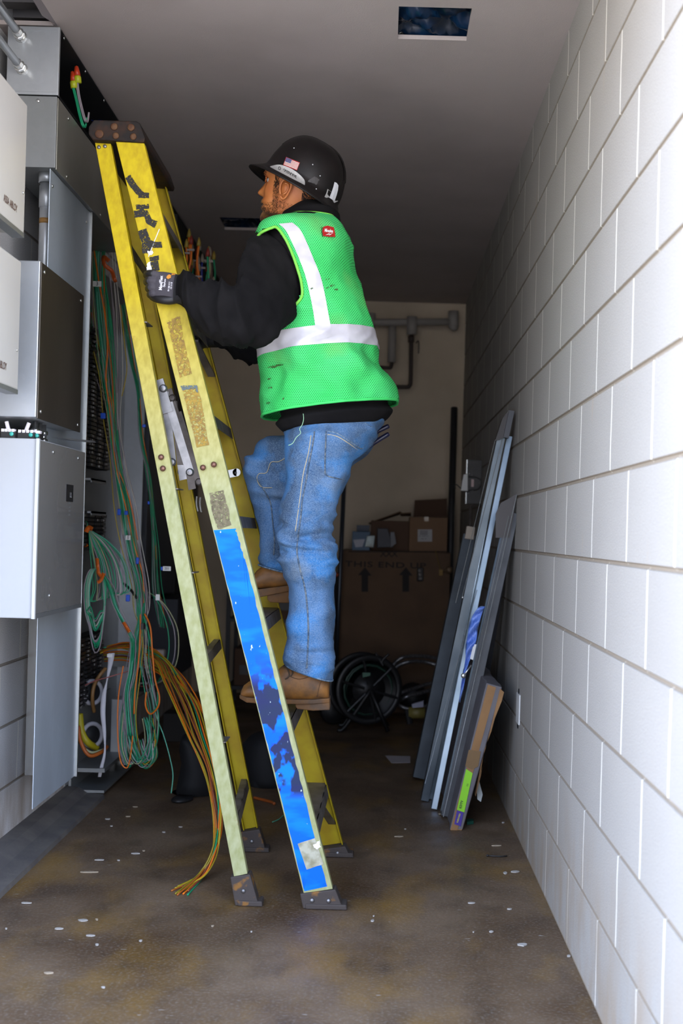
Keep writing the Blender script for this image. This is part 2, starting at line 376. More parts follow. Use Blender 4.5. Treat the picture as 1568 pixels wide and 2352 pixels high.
def foot(L, R, dirv, dy, nm):   # shoe around a rail end, reaching the floor
    L = Vector(L); R = Vector(R); up = Vector(dirv); mb = MB()
    y0, y1 = (L.y-.006, L.y+dy) if dy > 0 else (L.y+dy, L.y+.006)
    zf = 0.001
    sl = lambda P: P + up*((zf - P.z)/up.z)
    Lb, Rb = sl(L), sl(R)
    mb.hexa([(Lb.x-.012,y0,zf),(Rb.x+.016,y0,zf),(Rb.x+.016,y1,zf),(Lb.x-.012,y1,zf),(L.x-.010,y0,L.z),(R.x+.008,y0,R.z),(R.x+.008,y1,R.z),(L.x-.010,y1,L.z)])
    mb.hexa([(Lb.x-.004,y0-.004,zf),(Rb.x+.026,y0-.004,zf),(Rb.x+.026,y1+.004,zf),(Lb.x-.004,y1+.004,zf),(Lb.x-.006,y0-.004,.016),(Rb.x+.024,y0-.004,.016),(Rb.x+.024,y1+.004,.016),(Lb.x-.006,y1+.004,.016)])
    f = mb.build('rubber_foot', RUST, lad, bevel=.003)
    mid = (L+R+Lb+Rb)/4; w_ = (R-L).length*.28
    for k in ((-1, 1) if (R-L).length > .06 else (0,)):
        MB().lathe([(.007,0),(.006,.003),(.002,.005)], (mid.x+k*w_, y0, mid.z), (0,-1,0), 12).build('rivet', GAL, f, True)
up = (Bc[0]-Bc[2]).normalized()
foot(Bc[2], Bc[3], up, .045, 'b'); foot(Ac[2], Ac[3], (Ac[0]-Ac[2]).normalized(), .04, 'a')
foot(Dc[2], Dc[3], (Dc[0]-Dc[2]).normalized(), -.05, 'd'); foot(Cc[2], Cc[3], (Cc[0]-Cc[2]).normalized(), -.04, 'c')
# moulded top cap
z1 = Bc[0].z; ca = at(205, 290, 3.385); cbp = at(330, 325, 3.385)
zt = at(262, 276, 3.385).z; zb = at(262, 325, 3.385).z; xl = at(203, 300, 3.385).x; xr = at(333, 318, 3.385).x; xt = at(318, 280, 3.385).x
y0, y1 = 3.385, 3.875
cp = MB(); out = [(xl+.012, zb+.004), (xl, zb+.02), (xl, zt-.02), (xl+.014, zt), (xt-.006, zt), (xt+.004, zt-.006), (xr, zb+.012), (xr-.002, zb)]
cp.prism([(x, y0, z) for x, z in out], (0, y1-y0, 0)); cap_o = cp.build('top_cap', CAPM, lad, bevel=.004)
hb = cp.bvh()
rv = MB()
for px, py, r in ((262,291,.011),(301,293,.011),(228,308,.013),(266,312,.010),(306,314,.010)):
    MB().lathe([(r,0),(r*.9,.003),(r*.4,.0045)], at(px, py, 3.3845), (0,-1,0), 14).build('rivet', M('rust_rivet', (.07,.025,.010), .75, .1, col2=(.12,.055,.02), nscale=60), cap_o, True)
# treads: shallow aluminium channels from rail to rail
def railx(c, z):   # x range of a rail at height z
    t = (z - c[2].z)/(c[0].z - c[2].z); L = c[2].lerp(c[0], t); t2 = (z - c[3].z)/(c[1].z - c[3].z); R = c[3].lerp(c[1], t2); return L, R
for k, z in enumerate((.235, .523, .812, 1.105, 1.395, 1.69, 1.985)):
    Ln, Rn = railx(Bc, z); Lf, Rf = railx(Dc, z); mb = MB(); h = .034; t = .003
    a0, a1 = Ln+Vector((.004,.004,0)), Rn+Vector((-.001,.004,0)); b0, b1 = Lf+Vector((.004,-.004,0)), Rf+Vector((-.001,-.004,0))
    e = Vector((h*.27, 0, 0))
    mb.slab([a0, a1, b1, b0], (0,0,-t))
    mb.slab([a1, b1, b1+Vector((0,0,-h))+e*.9, a1+Vector((0,0,-h))+e*.9], (-t,0,0))
    mb.slab([a0, b0, b0+Vector((0,0,-h))+e, a0+Vector((0,0,-h))+e], (t,0,0))
    tr = mb.build('tread', GALD, lad)
# gusset braces under the lowest and upper treads
g = MB()
for z, dz in ((.235, .13), (1.69, .12)):
    for c, s_ in ((Bc, 1), (Dc, -1)):
        L, R = railx(c, z); L2, R2 = railx(c, z-dz)
        q = [R+Vector((-.006, s_*.16, -.03)), R+Vector((-.03, s_*.16, -.03)), R2+Vector((-.03, s_*.012, 0)), R2+Vector((-.006, s_*.012, 0))]
        MB().slab(q, (0, 0, -.006)).build('gusset', GALD, lad)
# back braces between the rear rails, each with two little angle ends
for z in (.235, .46, .70, .94, 1.18, 1.42, 1.66, 1.90):
    La, Ra = railx(Ac, z); Lc, Rc = railx(Cc, z); mb = MB()
    a = Ra+Vector((-.004,.004,0)); c = Rc+Vector((-.004,-.004,0))
    if z in (.235, .70, 1.42, 1.90):
        mb.slab([a, c, c+Vector((-.022,0,0)), a+Vector((-.022,0,0))], (0,0,-.003)); mb.slab([a, c, c+Vector((.006,0,-.028)), a+Vector((.006,0,-.028))], (-.003,0,0))
    else:
        m1 = a.lerp(c, .16); mb.add([a, a+Vector((.004,0,-.05)), m1], [(0,1,2)]); mb.slab([a, m1, m1+Vector((.018,0,0)), a+Vector((.012,0,.0))], (0,0,-.003)); mb.slab([a, m1, m1+Vector((.0,0,-.01)), a+Vector((.006,0,-.05))], (-.003,0,0))
    mb.build('back_brace', GALD, lad)
# locking spreaders, near and far
def spreader(y, dx, dz):
    off = Vector((dx, 0, dz)); P = lambda px, py: at(px, py, y) + off
    a, b, top, c, d_ = P(397,1055), P(372,885), P(366,872), P(446,1085), P(376,900)
    mb = MB()
    def bar(p, q, w1, th=.004, yo=0):
        t = (q-p).normalized(); s = Vector((t.z, 0, -t.x))*w1/2; mb.slab([p-s+Vector((0,yo,0)), p+s+Vector((0,yo,0)), q+s+Vector((0,yo,0)), q-s+Vector((0,yo,0))], (0, th, 0))
    bar(P(396,1062), P(378,900), .022); bar(P(437,1085), P(388,925), .024, yo=-.006)
    bar(P(387,948), P(364,873), .03, .01, -.008)
    for px, py in ((396,1062), (437,1085), (376,893)):
        mb.lathe([(.012,0),(.012,.006),(.008,.011),(.002,.012)], P(px, py)+Vector((0,-.004,0)), (0,-1,0), 14)
    mb.slab([P(407,1068), P(424,1068), P(429,1100), P(412,1104)], (0,.003,0))
    return mb
spreader(3.46, 0, 0).build('spreader', GAL, lad); spreader(3.80, .03, -.03).build('spreader', GALD, lad)
sb = MB(); p, q = at(519,1090,3.83), at(543,1085,3.83); s = Vector((0,0,.013))
sb.hexa([p-s, q-s, q-s+Vector((0,.004,0)), p-s+Vector((0,.004,0)), p+s, q+s, q+s+Vector((0,.004,0)), p+s+Vector((0,.004,0))]); sb.lathe([(.013,0),(.013,.004)], q, (0,1,0), 16)
tb = sb.build('spreader_bracket', M('white_zinc', (.6,.6,.6), .4, .6), lad)
MB().lathe([(.004,0),(.004,.001)], at(541,1086,3.828), (0,-1,0), 10).build('hole', BLKP, tb)
rv = MB(); 
for px, py, y in ((370,1050,3.375),(374,1076,3.374),(466,1074,3.357),(491,1067,3.357)): MB().lathe([(.0085,0),(.0085,.002),(.006,.005),(.0015,.007)], at(px, py, y), (0,-1,0), 14).build('rivet', RIV, lad, True)
rv = MB()
for px, py in ((227,338),(241,336)): MB().lathe([(.0055,0),(.005,.002),(.001,.003)], at(px, py, 3.412), (0,-1,0), 14).build('rivet', GAL, lad, True)
# things on the outer face of the near front rail
railf = MB(); railf.add([Bc[0]+Vector((-.02,-.0006,0)), Bc[1]+Vector((.02,-.0006,0)), Bc[3]+Vector((.02,-.0006,0)), Bc[2]+Vector((-.02,-.0006,0))], [(0,1,2,3)]); RB = railf.bvh()
def tape_mat():
    m = bpy.data.materials.new('blue_tape'); m.use_nodes = True; n, l, b = nodes(m)
    o = n.new('ShaderNodeTexCoord').outputs['Object']; sp = n.new('ShaderNodeSeparateXYZ'); l.new(o, sp.inputs[0]); z = sp.outputs['Z']
    a = noisefac(n, l, 14, .45, .6, o, 3, (.5,1,1.6)); c = mixc(n, l, a, (.0,.12,.95), (.002,.19,.80))
    lo = n.new('ShaderNodeMapRange'); lo.inputs[1].default_value = .72; lo.inputs[2].default_value = .62; l.new(z, lo.inputs[0])
    hi = n.new('ShaderNodeMapRange'); hi.inputs[1].default_value = .30; hi.inputs[2].default_value = .33; l.new(z, hi.inputs[0])
    dk = noisefac(n, l, 17, .455, .50, o, 3, (1,1,.7)); dk = math_n(n, l, 'MULTIPLY', math_n(n, l, 'MULTIPLY', dk, lo.outputs[0]), math_n(n, l, 'MULTIPLY', hi.outputs[0], .93))
    c = mixc(n, l, dk, c, (.022,.02,.028))
    fl = noisefac(n, l, 90, .70, .73, o, 3, (1,1,.45)); c = mixc(n, l, math_n(n, l, 'MULTIPLY', fl, .9), c, (.6,.72,.75))
    l.new(c, b.inputs['Base Color']); b.inputs['Roughness'].default_value = .55; b.inputs['Specular IOR Level'].default_value = .15; return m
def rag(pts, amp=1.6, n=40, seed=0):
    random.seed(seed); out = []
    for i in range(len(pts)-1):
        for k in range(n): t = k/n; out.append((lerp(pts[i][0], pts[i+1][0], t)+random.uniform(-amp, amp), lerp(pts[i][1], pts[i+1][1], t)))
    out.append(pts[-1]); return out
def rstrip(Lp, Rp, m=3): return [[(lerp(a[0], b[0], j/m), lerp(a[1], b[1], j/m)) for j in range(m+1)] for a, b in zip(Lp, Rp)]
t_o = drape_poly(rstrip(rag([(491,1218),(697,2040),(699,2047)],.8,60,1), rag([(540,1214),(566,1300),(748,2028),(751,2036)],1.5,40,2)[:121]), RB, .0004).build('blue_tape', tape_mat(), lad)
def blob(pts, mat, nm, off=.0016, amp=1.0, seed=0, B=None, par=None):
    random.seed(seed); P = []
    for i in range(len(pts)):
        a, b = pts[i], pts[(i+1) % len(pts)]
        for k in range(5): P.append((lerp(a[0], b[0], k/5)+random.uniform(-amp, amp), lerp(a[1], b[1], k/5)+random.uniform(-amp, amp)))
    mb = MB(); mb.v = [cast(x, y, B or RB, off, at(x, y, 3.4)) for x, y in P]; mb.f = [tuple(range(len(P)))]
    return mb.build(nm, mat, par or lad)
WB = M('worn_black', (.012,.010,.008), .7, alpha=(260,.35,.42)); 
def stroke(pts, w, mat, nm, seed=0, off=.0016, B=None, par=None, amp=.8):
    out1, out2 = [], []
    for i, p in enumerate(pts):
        a = pts[max(i-1,0)]; b = pts[min(i+1,len(pts)-1)]; dx, dy = b[0]-a[0], b[1]-a[1]; q = math.hypot(dx, dy) or 1
        out1.append((p[0]-dy/q*w/2, p[1]+dx/q*w/2)); out2.append((p[0]+dy/q*w/2, p[1]-dx/q*w/2))
    return blob(out1+out2[::-1], mat, nm, off, amp, seed, B, par)
for i, (pts, w_) in enumerate([([(293,405),(303,422),(318,440),(326,448)],13), ([(318,448),(342,449)],11), ([(312,476),(342,474)],9), ([(308,492),(334,490),(342,508),(358,516)],14), ([(322,480),(330,496)],12),
        ([(326,528),(336,556),(338,582)],19), ([(336,556),(356,562),(372,562)],12), ([(344,596),(365,592)],9), ([(354,600),(358,622)],16)]):
    stroke(pts, w_*1.15, WB, 'black_lettering', i, off=.0014+.0001*i)
OG = M('ochre_residue', (.33,.20,.008), .6, alpha=(150,.43,.50), col2=(.20,.11,.01), nscale=80)
GR = M('grey_residue', (.17,.14,.075), .7, alpha=(190,.40,.46), col2=(.09,.07,.035), nscale=90)
blob([(382,738),(412,726),(424,790),(440,858),(412,868),(398,800)], OG, 'adhesive_residue', seed=3)
blob([(418,892),(454,888),(464,930),(476,1008),(480,1022),(452,1028),(432,950)], OG, 'adhesive_residue', seed=4)
blob([(480,1132),(512,1126),(524,1168),(530,1205),(500,1216),(486,1170)], GR, 'adhesive_residue', seed=5)
blob([(414,886),(452,884),(456,903),(450,900),(448,892),(420,897)], M('blue_grey_mark', (.09,.12,.12), .7, alpha=(200,.40,.46)), 'adhesive_residue', seed=6, off=.002)
WH = M('white_smear', (.75,.73,.66), .6)
stroke([(366,526),(352,560),(341,590)], 1.8, WH, 'white_smear', 1, .002, amp=.2); blob([(337,577),(350,576),(353,582),(342,588)], WH, 'white_smear', seed=2, off=.0021, amp=1.5)
blob([(338,605),(346,600),(350,622),(336,622)], WH, 'white_smear', seed=8, off=.0021)
blob([(683,1938),(723,1925),(743,1985),(704,1997)], M('torn_label', (.42,.40,.30), .7, col2=(.24,.22,.13), nscale=40), 'torn_label', amp=.4, off=.0013)
blob([(722,1938),(733,1930),(737,1946),(728,1950),(718,1943)], WH, 'white_smear', seed=5, off=.0022, amp=1.6)
# ------------------------------------------------------------------ the worker
per = thing('person', (-.2, 3.6, .53), 'worker in green mesh vest and black hard hat climbing the yellow ladder', 'person')
def ring(L, R, Y, b, n=48, p=2.3, tilt=0.0):
    """closed section whose sides are seen at pixels L and R; b = half depth"""
    A = at(L[0], L[1], Y); B = at(R[0], R[1], Y + tilt); c = (A+B)/2; u = (B-A)/2; out = []
    ax = u.normalized(); w_ = Vector((0,1,0)); w_ = (w_ - ax*w_.dot(ax)).normalized()
    for k in range(n):
        t = 2*math.pi*k/n; cs, sn = math.cos(t), math.sin(t)
        out.append(c - u*(abs(cs)**(2/p)*(1 if cs >= 0 else -1)) - w_*b*(abs(sn)**(2/p)*(1 if sn >= 0 else -1)))
    return out
def spec_rings(spec, sub=6, n=48, p=2.3):
    """spec rows (Lx,Ly,Rx,Ry,Y,b) interpolated smoothly"""
    A = catmull([(s[0], s[1], s[4]) for s in spec], sub); B = catmull([(s[2], s[3], s[5]) for s in spec], sub)
    T = catmull([((s[6] if len(s) > 6 else 0), 0, 0) for s in spec], sub)
    return [ring((a.x, a.y), (b.x, b.y), a.z, max(b.z, .004), n, p, t.x) for a, b, t in zip(A, B, T)]
def wrinkle(rings, fn):
    out = []
    for i, r in enumerate(rings):
        c = sum(r, Vector())/len(r)
        out.append([p + (p-c).normalized()*fn(p, i/(len(rings)-1)) for p in r])
    return out
def fold(p, sx, sy, sz, amp, seed=0):
    v = noise.noise(Vector((p.x*sx, p.y*sy, p.z*sz)) + Vector((seed, seed*.7, 0))); return amp*(1-abs(v)*2.6)
BLK = M('black_fleece', (.006,.0055,.0057), 1.0, col2=(.011,.010,.010), nscale=7, bump=.0006, bscale=500, spec=.12)
def denim():
    m = bpy.data.materials.new('worn_denim'); m.use_nodes = True; n, l, b = nodes(m)
    o = n.new('ShaderNodeTexCoord').outputs['Object']
    a = noisefac(n, l, 9, .38, .62, o, 5, (1.2,1.2,.6)); c = mixc(n, l, a, (.013,.045,.105), (.055,.155,.33))
    a = noisefac(n, l, 7.5, .50, .62, o, 5); c = mixc(n, l, math_n(n, l, 'MULTIPLY', a, .85), c, (.004,.165,.45))
    a = noisefac(n, l, 7, .57, .72, o, 5, (1,1,.7)); c = mixc(n, l, math_n(n, l, 'MULTIPLY', a, .6), c, (.20,.235,.26))
    a = noisefac(n, l, 6, .66, .76, o, 3, (1.2,1,.8)); c = mixc(n, l, math_n(n, l, 'MULTIPLY', a, .45), c, (.24,.17,.09))
    a = noisefac(n, l, 260, .35, .65, o, 2, (1,1,2.2)); c = mixc(n, l, math_n(n, l, 'MULTIPLY', a, .32), c, (.32,.42,.52))
    a = noisefac(n, l, 300, .35, .65, o, 2, (2,2,.5)); c = mixc(n, l, math_n(n, l, 'MULTIPLY', a, .30), c, (.015,.05,.11))
    l.new(c, b.inputs['Base Color']); b.inputs['Roughness'].default_value = .85
    x = n.new('ShaderNodeTexNoise'); x.inputs['Scale'].default_value = 450; l.new(o, x.inputs['Vector'])
    bp = n.new('ShaderNodeBump'); bp.inputs['Distance'].default_value = .0006; l.new(x.outputs['Fac'], bp.inputs['Height']); l.new(bp.outputs[0], b.inputs['Normal']); return m
DEN = denim(); SEAM = M('seam_thread', (.035,.07,.12), .8, col2=(.17,.19,.20), nscale=120); DENF = M('denim_fold', (.16,.23,.30), .85, col2=(.04,.08,.14), nscale=160)
def leather():
    m = M('boot_leather', (.22,.088,.013), .6, col2=(.065,.030,.010), nscale=20, thr=(.38,.68), bump=.0025, bscale=28); return m
BOOT = leather(); SOLE = M('boot_sole', (.13,.055,.012), .8, col2=(.07,.038,.018), nscale=25, bump=.001, bscale=60)

# --- trousers
NECKC = Vector((0, 0, 0))
near_leg = [(668,962,880,944,3.62,.13),(663,985,876,968,3.61,.135),(659,1010,850,1012,3.575,.13),(660,1035,822,1045,3.56,.115),(658,1062,803,1068,3.55,.10),(657,1090,797,1092,3.545,.095),(653,1130,783,1132,3.54,.09),
            (647,1180,764,1182,3.53,.083),(641,1222,752,1224,3.525,.079),(641,1246,756,1248,3.525,.078),(646,1275,763,1277,3.525,.078),(654,1308,765,1310,3.525,.075),(664,1345,764,1348,3.525,.072),
            (665,1395,764,1398,3.525,.071),(662,1440,762,1445,3.525,.070),(660,1490,760,1497,3.525,.070),(657,1510,759,1528,3.525,.071),(659,1527,762,1562,3.525,.073)]
rs = spec_rings(near_leg, 9, 64)
def leg_fold(p, t):
    z = p.z; kn = math.exp(-((z-1.03)/.11)**2) + .75*math.exp(-((z-.70)/.05)**2) + .55*math.exp(-((z-1.36)/.08)**2)
    return fold(p, 5, 5, 24, .015*kn, 2) + fold(p, 8, 8, 9, .009, 5) + fold(p, 20, 20, 40, .003*(kn+.3), 31) - .004
tr = MB(); tr.loft(wrinkle(rs, leg_fold), cap=False)
far_leg = [(735,965,800,1085,3.70,.10),(700,978,765,1110,3.71,.10),(660,992,725,1135,3.73,.095),(625,1003,698,1148,3.76,.092),(594,1020,684,1156,3.775,.088),(573,1048,676,1160,3.78,.084),(565,1080,671,1164,3.78,.08),
           (571,1115,668,1172,3.78,.076),(581,1150,667,1188,3.775,.073),(590,1190,668,1212,3.77,.07),(596,1230,668,1240,3.765,.068),(600,1262,669,1272,3.76,.067),(599,1285,672,1300,3.76,.069),(596,1297,674,1318,3.76,.071)]
rs2 = spec_rings(far_leg, 9, 56)
def leg_fold2(p, t):
    kn = math.exp(-((t-.45)/.16)**2)*1.2 + math.exp(-((t-.93)/.07)**2)
    return fold(p, 6, 6, 24, .014*kn, 9) + fold(p, 8, 8, 9, .008, 7) - .004
tr.loft(wrinkle(rs2, leg_fold2), cap=False)
butt = [(700,950,894,935,3.73,.11),(715,975,876,968,3.73,.115),(725,1000,866,1000,3.735,.11),(735,1025,855,1028,3.74,.10),(742,1048,840,1050,3.745,.085),(750,1066,815,1066,3.75,.06),(765,1078,795,1078,3.75,.03)]
tr.loft(wrinkle(spec_rings(butt, 6, 40), lambda p, t: fold(p, 8, 8, 22, .006, 3)-.002), cap=True)
jeans = tr.build('jeans', DEN, per, True)
so = jeans.modifiers.new('cloth', 'SOLIDIFY'); so.thickness = .0035; so.offset = -1
JB = tr.bvh()
def jt(pts, w_, mat, nm, off=.0035, n=14):
    P = [cast(p.x, p.y, JB, off, None) for p in catmull([(a, b, 0) for a, b in pts], n)]; P = [p for p in P if p is not None]
    if len(P) > 2: return MB().tube(P, w_*1.25, 6).build(nm, mat, jeans, True)
jt([(722,992),(718,1020),(708,1070),(702,1110),(694,1150),(690,1190),(684,1230),(682,1270),(690,1310),(700,1350),(706,1400),(708,1450),(706,1500),(704,1535)], .0022, SEAM, 'side_seam')
jt([(714,1000),(708,1040),(696,1090),(688,1150),(678,1220)], .0012, M('pale_thread', (.42,.36,.24), .8), 'stitching')
jt([(590,1100),(612,1135),(622,1160),(626,1200),(630,1240),(628,1275)], .0016, SEAM, 'side_seam')
jt([(665,1046),(640,1060),(622,1062),(612,1085),(595,1088),(590,1100),(600,1118),(625,1120)], .001, MATS['pale_thread'], 'stitching')
# near back pocket, its seams and the hems
pk = drape_poly(strip_rows([(749,990),(747,1030),(747,1075),(748,1090)], [(842,1012),(822,1045),(802,1070),(793,1102)], 8, 10), JB, .003)
pk.build('back_pocket', M('pocket_denim', (.10,.135,.17), .85, col2=(.055,.10,.16), nscale=22, bump=.0005, bscale=400), jeans, True)
jt([(749,990),(747,1030),(746,1075),(749,1091),(770,1098),(793,1102)], .0018, SEAM, 'pocket_stitching', .0045)
jt([(749,990),(775,996),(800,1012),(828,1030),(838,1020)], .0022, DENF, 'pocket_edge', .0045)
jt([(752,998),(775,1003),(800,1018),(826,1037)], .0012, MATS['pale_thread'], 'stitching', .0045)
jt([(836,972),(850,980),(866,984)], .0022, DENF, 'belt_loop', .003)
def hem(spec_r, dz, nm):
    lo = spec_r[-1]; hi = spec_r[-3]; c = sum(lo, Vector())/len(lo); mb = MB()
    o = [p + (p-c).normalized()*.0025 for p in lo]; mb.tube(o + [o[0]], .0028, 6, False); return mb.build(nm, DENF, jeans, True)
hem(rs, 0, 'hem'); hem(rs2, 0, 'hem')

# --- hooded jacket: torso and sleeves
torso = [(655,500,765,500,3.60,.09),(640,518,772,516,3.61,.12),(612,532,785,532,3.62,.165),(598,552,794,556,3.62,.195),(594,590,800,590,3.62,.205),(592,640,816,645,3.62,.21),(592,700,832,705,3.62,.205),
         (597,765,846,765,3.62,.20),(603,830,856,825,3.62,.19),(612,880,873,868,3.62,.185),(622,925,890,903,3.62,.18),(634,955,900,925,3.62,.178),(642,975,893,948,3.62,.17),(655,990,870,972,3.62,.155),(668,992,850,978,3.62,.13)]
ja = MB(); ja.loft(wrinkle(spec_rings(torso, 6, 72), lambda p, t: fold(p, 6, 6, 14, .006, 1) - (.018 if t < .80 else .018*max(0, 1-(t-.80)/.05) - .006*min(1, (t-.80)/.05))), cap=True)
la = [(650,560,740,640,3.52,.06),(607,536,720,655,3.50,.075),(582,545,700,675,3.48,.085),(566,568,690,700,3.44,.088),(553,605,672,735,3.38,.088),(545,640,640,768,3.325,.085),(531,656,598,782,3.30,.080),(508,655,545,784,3.295,.075),
      (482,650,500,776,3.30,.070),(458,643,468,757,3.315,.064),(440,637,442,728,3.33,.056),(426,634,424,706,3.338,.046),(415,634,412,696,3.342,.038),(409,636,406,692,3.344,.034)]
def arm_fold(p, t):
    e = math.exp(-((t-.52)/.10)**2)*1.0 + math.exp(-((t-.80)/.12)**2)*1.1 + .25
    return fold(p, 20, 12, 7, .020*e, 4) + fold(p, 10, 10, 10, .009, 8) + fold(p, 30, 30, 14, .004, 18) - .009
ja.loft(wrinkle(spec_rings(la, 8, 56), arm_fold), cap=True)
ra = [(720,600,790,610,3.78,.07),(690,640,770,700,3.82,.07),(640,690,700,780,3.85,.068),(600,735,640,835,3.84,.064),(568,745,585,834,3.83,.06),(538,752,545,822,3.83,.054),(512,758,515,806,3.83,.045),(494,762,494,796,3.83,.036)]
ja.loft(wrinkle(spec_rings(ra, 6, 40), arm_fold), cap=True)
hood = [(618,520,785,522,3.62,.16),(640,508,782,508,3.615,.13),(652,494,779,494,3.61,.115),(666,483,773,488,3.62,.10),(684,474,768,480,3.625,.085),(700,469,758,474,3.63,.06),(714,467,744,470,3.63,.03)]
ja.loft(wrinkle(spec_rings(hood, 7, 48), lambda p, t: fold(p, 9, 9, 22, .008*(.4+t), 6)-.004), cap=True)
jacket = ja.build('hooded_jacket', BLK, per, True)
jacket['label'] = 'black hooded jacket'

# --- mesh vest
def vest_mat():
    m = bpy.data.materials.new('green_mesh'); m.use_nodes = True; n, l, b = nodes(m)
    t = n.new('ShaderNodeUVMap'); t.uv_map = 'UVMap'
    sp = n.new('ShaderNodeSeparateXYZ'); l.new(t.outputs[0], sp.inputs[0])
    S = .0062
    def lat(ox, oy):
        fx = math_n(n, l, 'SUBTRACT', math_n(n, l, 'FRACT', math_n(n, l, 'ADD', math_n(n, l, 'DIVIDE', sp.outputs['X'], S), ox)), .5)
        fy = math_n(n, l, 'SUBTRACT', math_n(n, l, 'FRACT', math_n(n, l, 'ADD', math_n(n, l, 'DIVIDE', sp.outputs['Y'], S*1.5), oy)), .5)
        fy = math_n(n, l, 'MULTIPLY', fy, 1.5)
        return math_n(n, l, 'SQRT', math_n(n, l, 'ADD', math_n(n, l, 'MULTIPLY', fx, fx), math_n(n, l, 'MULTIPLY', fy, fy)))
    hole = math_n(n, l, 'LESS_THAN', math_n(n, l, 'MINIMUM', lat(0, 0), lat(.5, .5)), .235)
    o = n.new('ShaderNodeTexCoord').outputs['Object']
    a = noisefac(n, l, 3.2, .35, .65, o, 3); c = mixc(n, l, a, (.045,.60,.12), (.09,.68,.20))
    a = noisefac(n, l, 4.5, .56, .74, o, 5); c = mixc(n, l, math_n(n, l, 'MULTIPLY', a, .55), c, (.21,.36,.09))
    a = noisefac(n, l, 26, .71, .75, o, 4, (1,1,.5)); c = mixc(n, l, math_n(n, l, 'MULTIPLY', a, .8), c, (.03,.13,.02))
    c = mixc(n, l, math_n(n, l, 'MULTIPLY', hole, .80), c, (.006,.10,.015))
    l.new(c, b.inputs['Base Color']); b.inputs['Roughness'].default_value = .8; b.inputs['Specular IOR Level'].default_value = .2
    bp = n.new('ShaderNodeBump'); bp.inputs['Distance'].default_value = .001; bp.invert = True; l.new(hole, bp.inputs['Height']); l.new(bp.outputs[0], b.inputs['Normal'])
    return m
VM = vest_mat()
vest_spec = [(640,515,773,514,3.615,.125),(622,522,780,520,3.62,.15),(604,530,788,535,3.62,.18),(594,545,796,553,3.62,.2),(588,575,805,585,3.62,.215),(588,640,822,650,3.62,.222),(591,700,837,708,3.62,.217),(595,750,848,745,3.62,.212),
             (597,788,853,764,3.62,.208),(601,808,857,783,3.62,.205),(604,828,861,803,3.62,.203),(607,880,877,850,3.62,.198),(606,920,893,885,3.62,.197),(607,948,902,915,3.62,.196),(608,958,903,925,3.62,.196)]
NV = 150
def vest_fold(p, t):
    px = VX + (p.x/p.y)*F; q = 0
    # long slanting drag folds across the back and at the waist
    q += .006*math.exp(-((t-.78)/.14)**2)*math.sin((p.x*38 + p.z*55)) * max(0, min(1, (p.x+.35)*4))
    q += .005*math.exp(-((t-.80)/.2)**2)*math.sin(p.x*46-p.z*12)
    q += .004*math.sin(p.x*30 - p.z*16 + 2*noise.noise(p*6))*max(0, 1-abs(t-.35)*3)
    return q*1.5 + fold(p, 5, 5, 9, .010, 12) + fold(p, 14, 14, 18, .0035, 15) + .001
vr = wrinkle(spec_rings(vest_spec, 7, NV), vest_fold)
arm_poly = [(560,560),(583,537),(612,523),(636,522),(655,548),(672,585),(684,620),(692,650),(692,680),(676,700),(655,716),(636,734),(618,752),(597,768),(575,770)]
def inpoly(x, y, P):
    c = False; j = len(P)-1
    for i in range(len(P)):
        if (P[i][1] > y) != (P[j][1] > y) and x < (P[j][0]-P[i][0])*(y-P[i][1])/(P[j][1]-P[i][1])+P[i][0]: c = not c
        j = i
    return c
def topx(p):
    u = p.x/p.y*F; v = (EYE-p.z)/p.y*F; return VX + u*CR - v*SR, VY + u*SR + v*CR
vm = MB(); n = NV
for r in vr: vm.v += r
uvs = {}
for k in range(len(vr)-1):
    for i in range(n):
        j = (i+1) % n; c = (vr[k][i]+vr[k][j]+vr[k+1][j]+vr[k+1][i])/4; x, y = topx(c)
        if c.y < 3.64 and inpoly(x, y, arm_poly): continue
        if c.y > 3.70 and (c - Vector((-.20, 3.84, 1.85))).length < .13: continue
        vm.f.append((k*n+i, k*n+j, (k+1)*n+j, (k+1)*n+i))
vest = vm.build('safety_vest', VM, per, True); vest['label'] = 'bright green mesh vest with silver stripes'
uvl = vest.data.uv_layers.new(name='UVMap')
ctr = sum(vr[7], Vector())/n
for poly in vest.data.polygons:
    for li in poly.loop_indices:
        co = vest.data.vertices[vest.data.loops[li].vertex_index].co + per.location
        # arc length round the body and height
        ang = math.atan2(co.y-ctr.y, co.x-ctr.x)
        if co.y < ctr.y: s = co.x
        else: s = -co.x + .4
        uvl.data[li].uv = (s*1.0, co.z)
so = vest.modifiers.new('cloth', 'SOLIDIFY'); so.thickness = .002; so.offset = 0
full = MB(); full.loft(vr, cap=False); VB = full.bvh()
SIL = M('silver_tape', (.62,.59,.61), .38, .0, col2=(.48,.455,.475), nscale=10, bump=.0009, bscale=45, spec=.8)
# waist band goes all the way round
def band(k0, k1, nm, off=.0022):
    mb = MB(); rr = []
    for r in vr[k0:k1+1]:
        c = sum(r, Vector())/n; rr.append([p + (p-c).normalized()*off for p in r])
    mb.loft(rr, cap=False); return mb.build(nm, SIL, vest, True)
band(56, 70, 'reflective_band')
drape_poly(strip_rows([(640,514),(655,528),(668,552),(685,590),(700,630),(710,670),(719,715),(725,760),(727,782)], [(671,511),(688,526),(702,552),(718,590),(735,632),(745,672),(753,715),(760,752),(764,772)], 8, 8), VB, .0035).build('reflective_stripe', SIL, vest, True)
drape_poly(strip_rows([(773,514),(790,540),(803,575),(817,625),(830,680),(841,735),(845,760)], [(790,530),(799,548),(810,580),(824,628),(837,684),(848,738),(852,762)], 6, 3), VB, .0035)
EDG = M('lime_binding', (.20,.62,.07), .7); EDG2 = M('green_binding', (.045,.60,.12), .7)
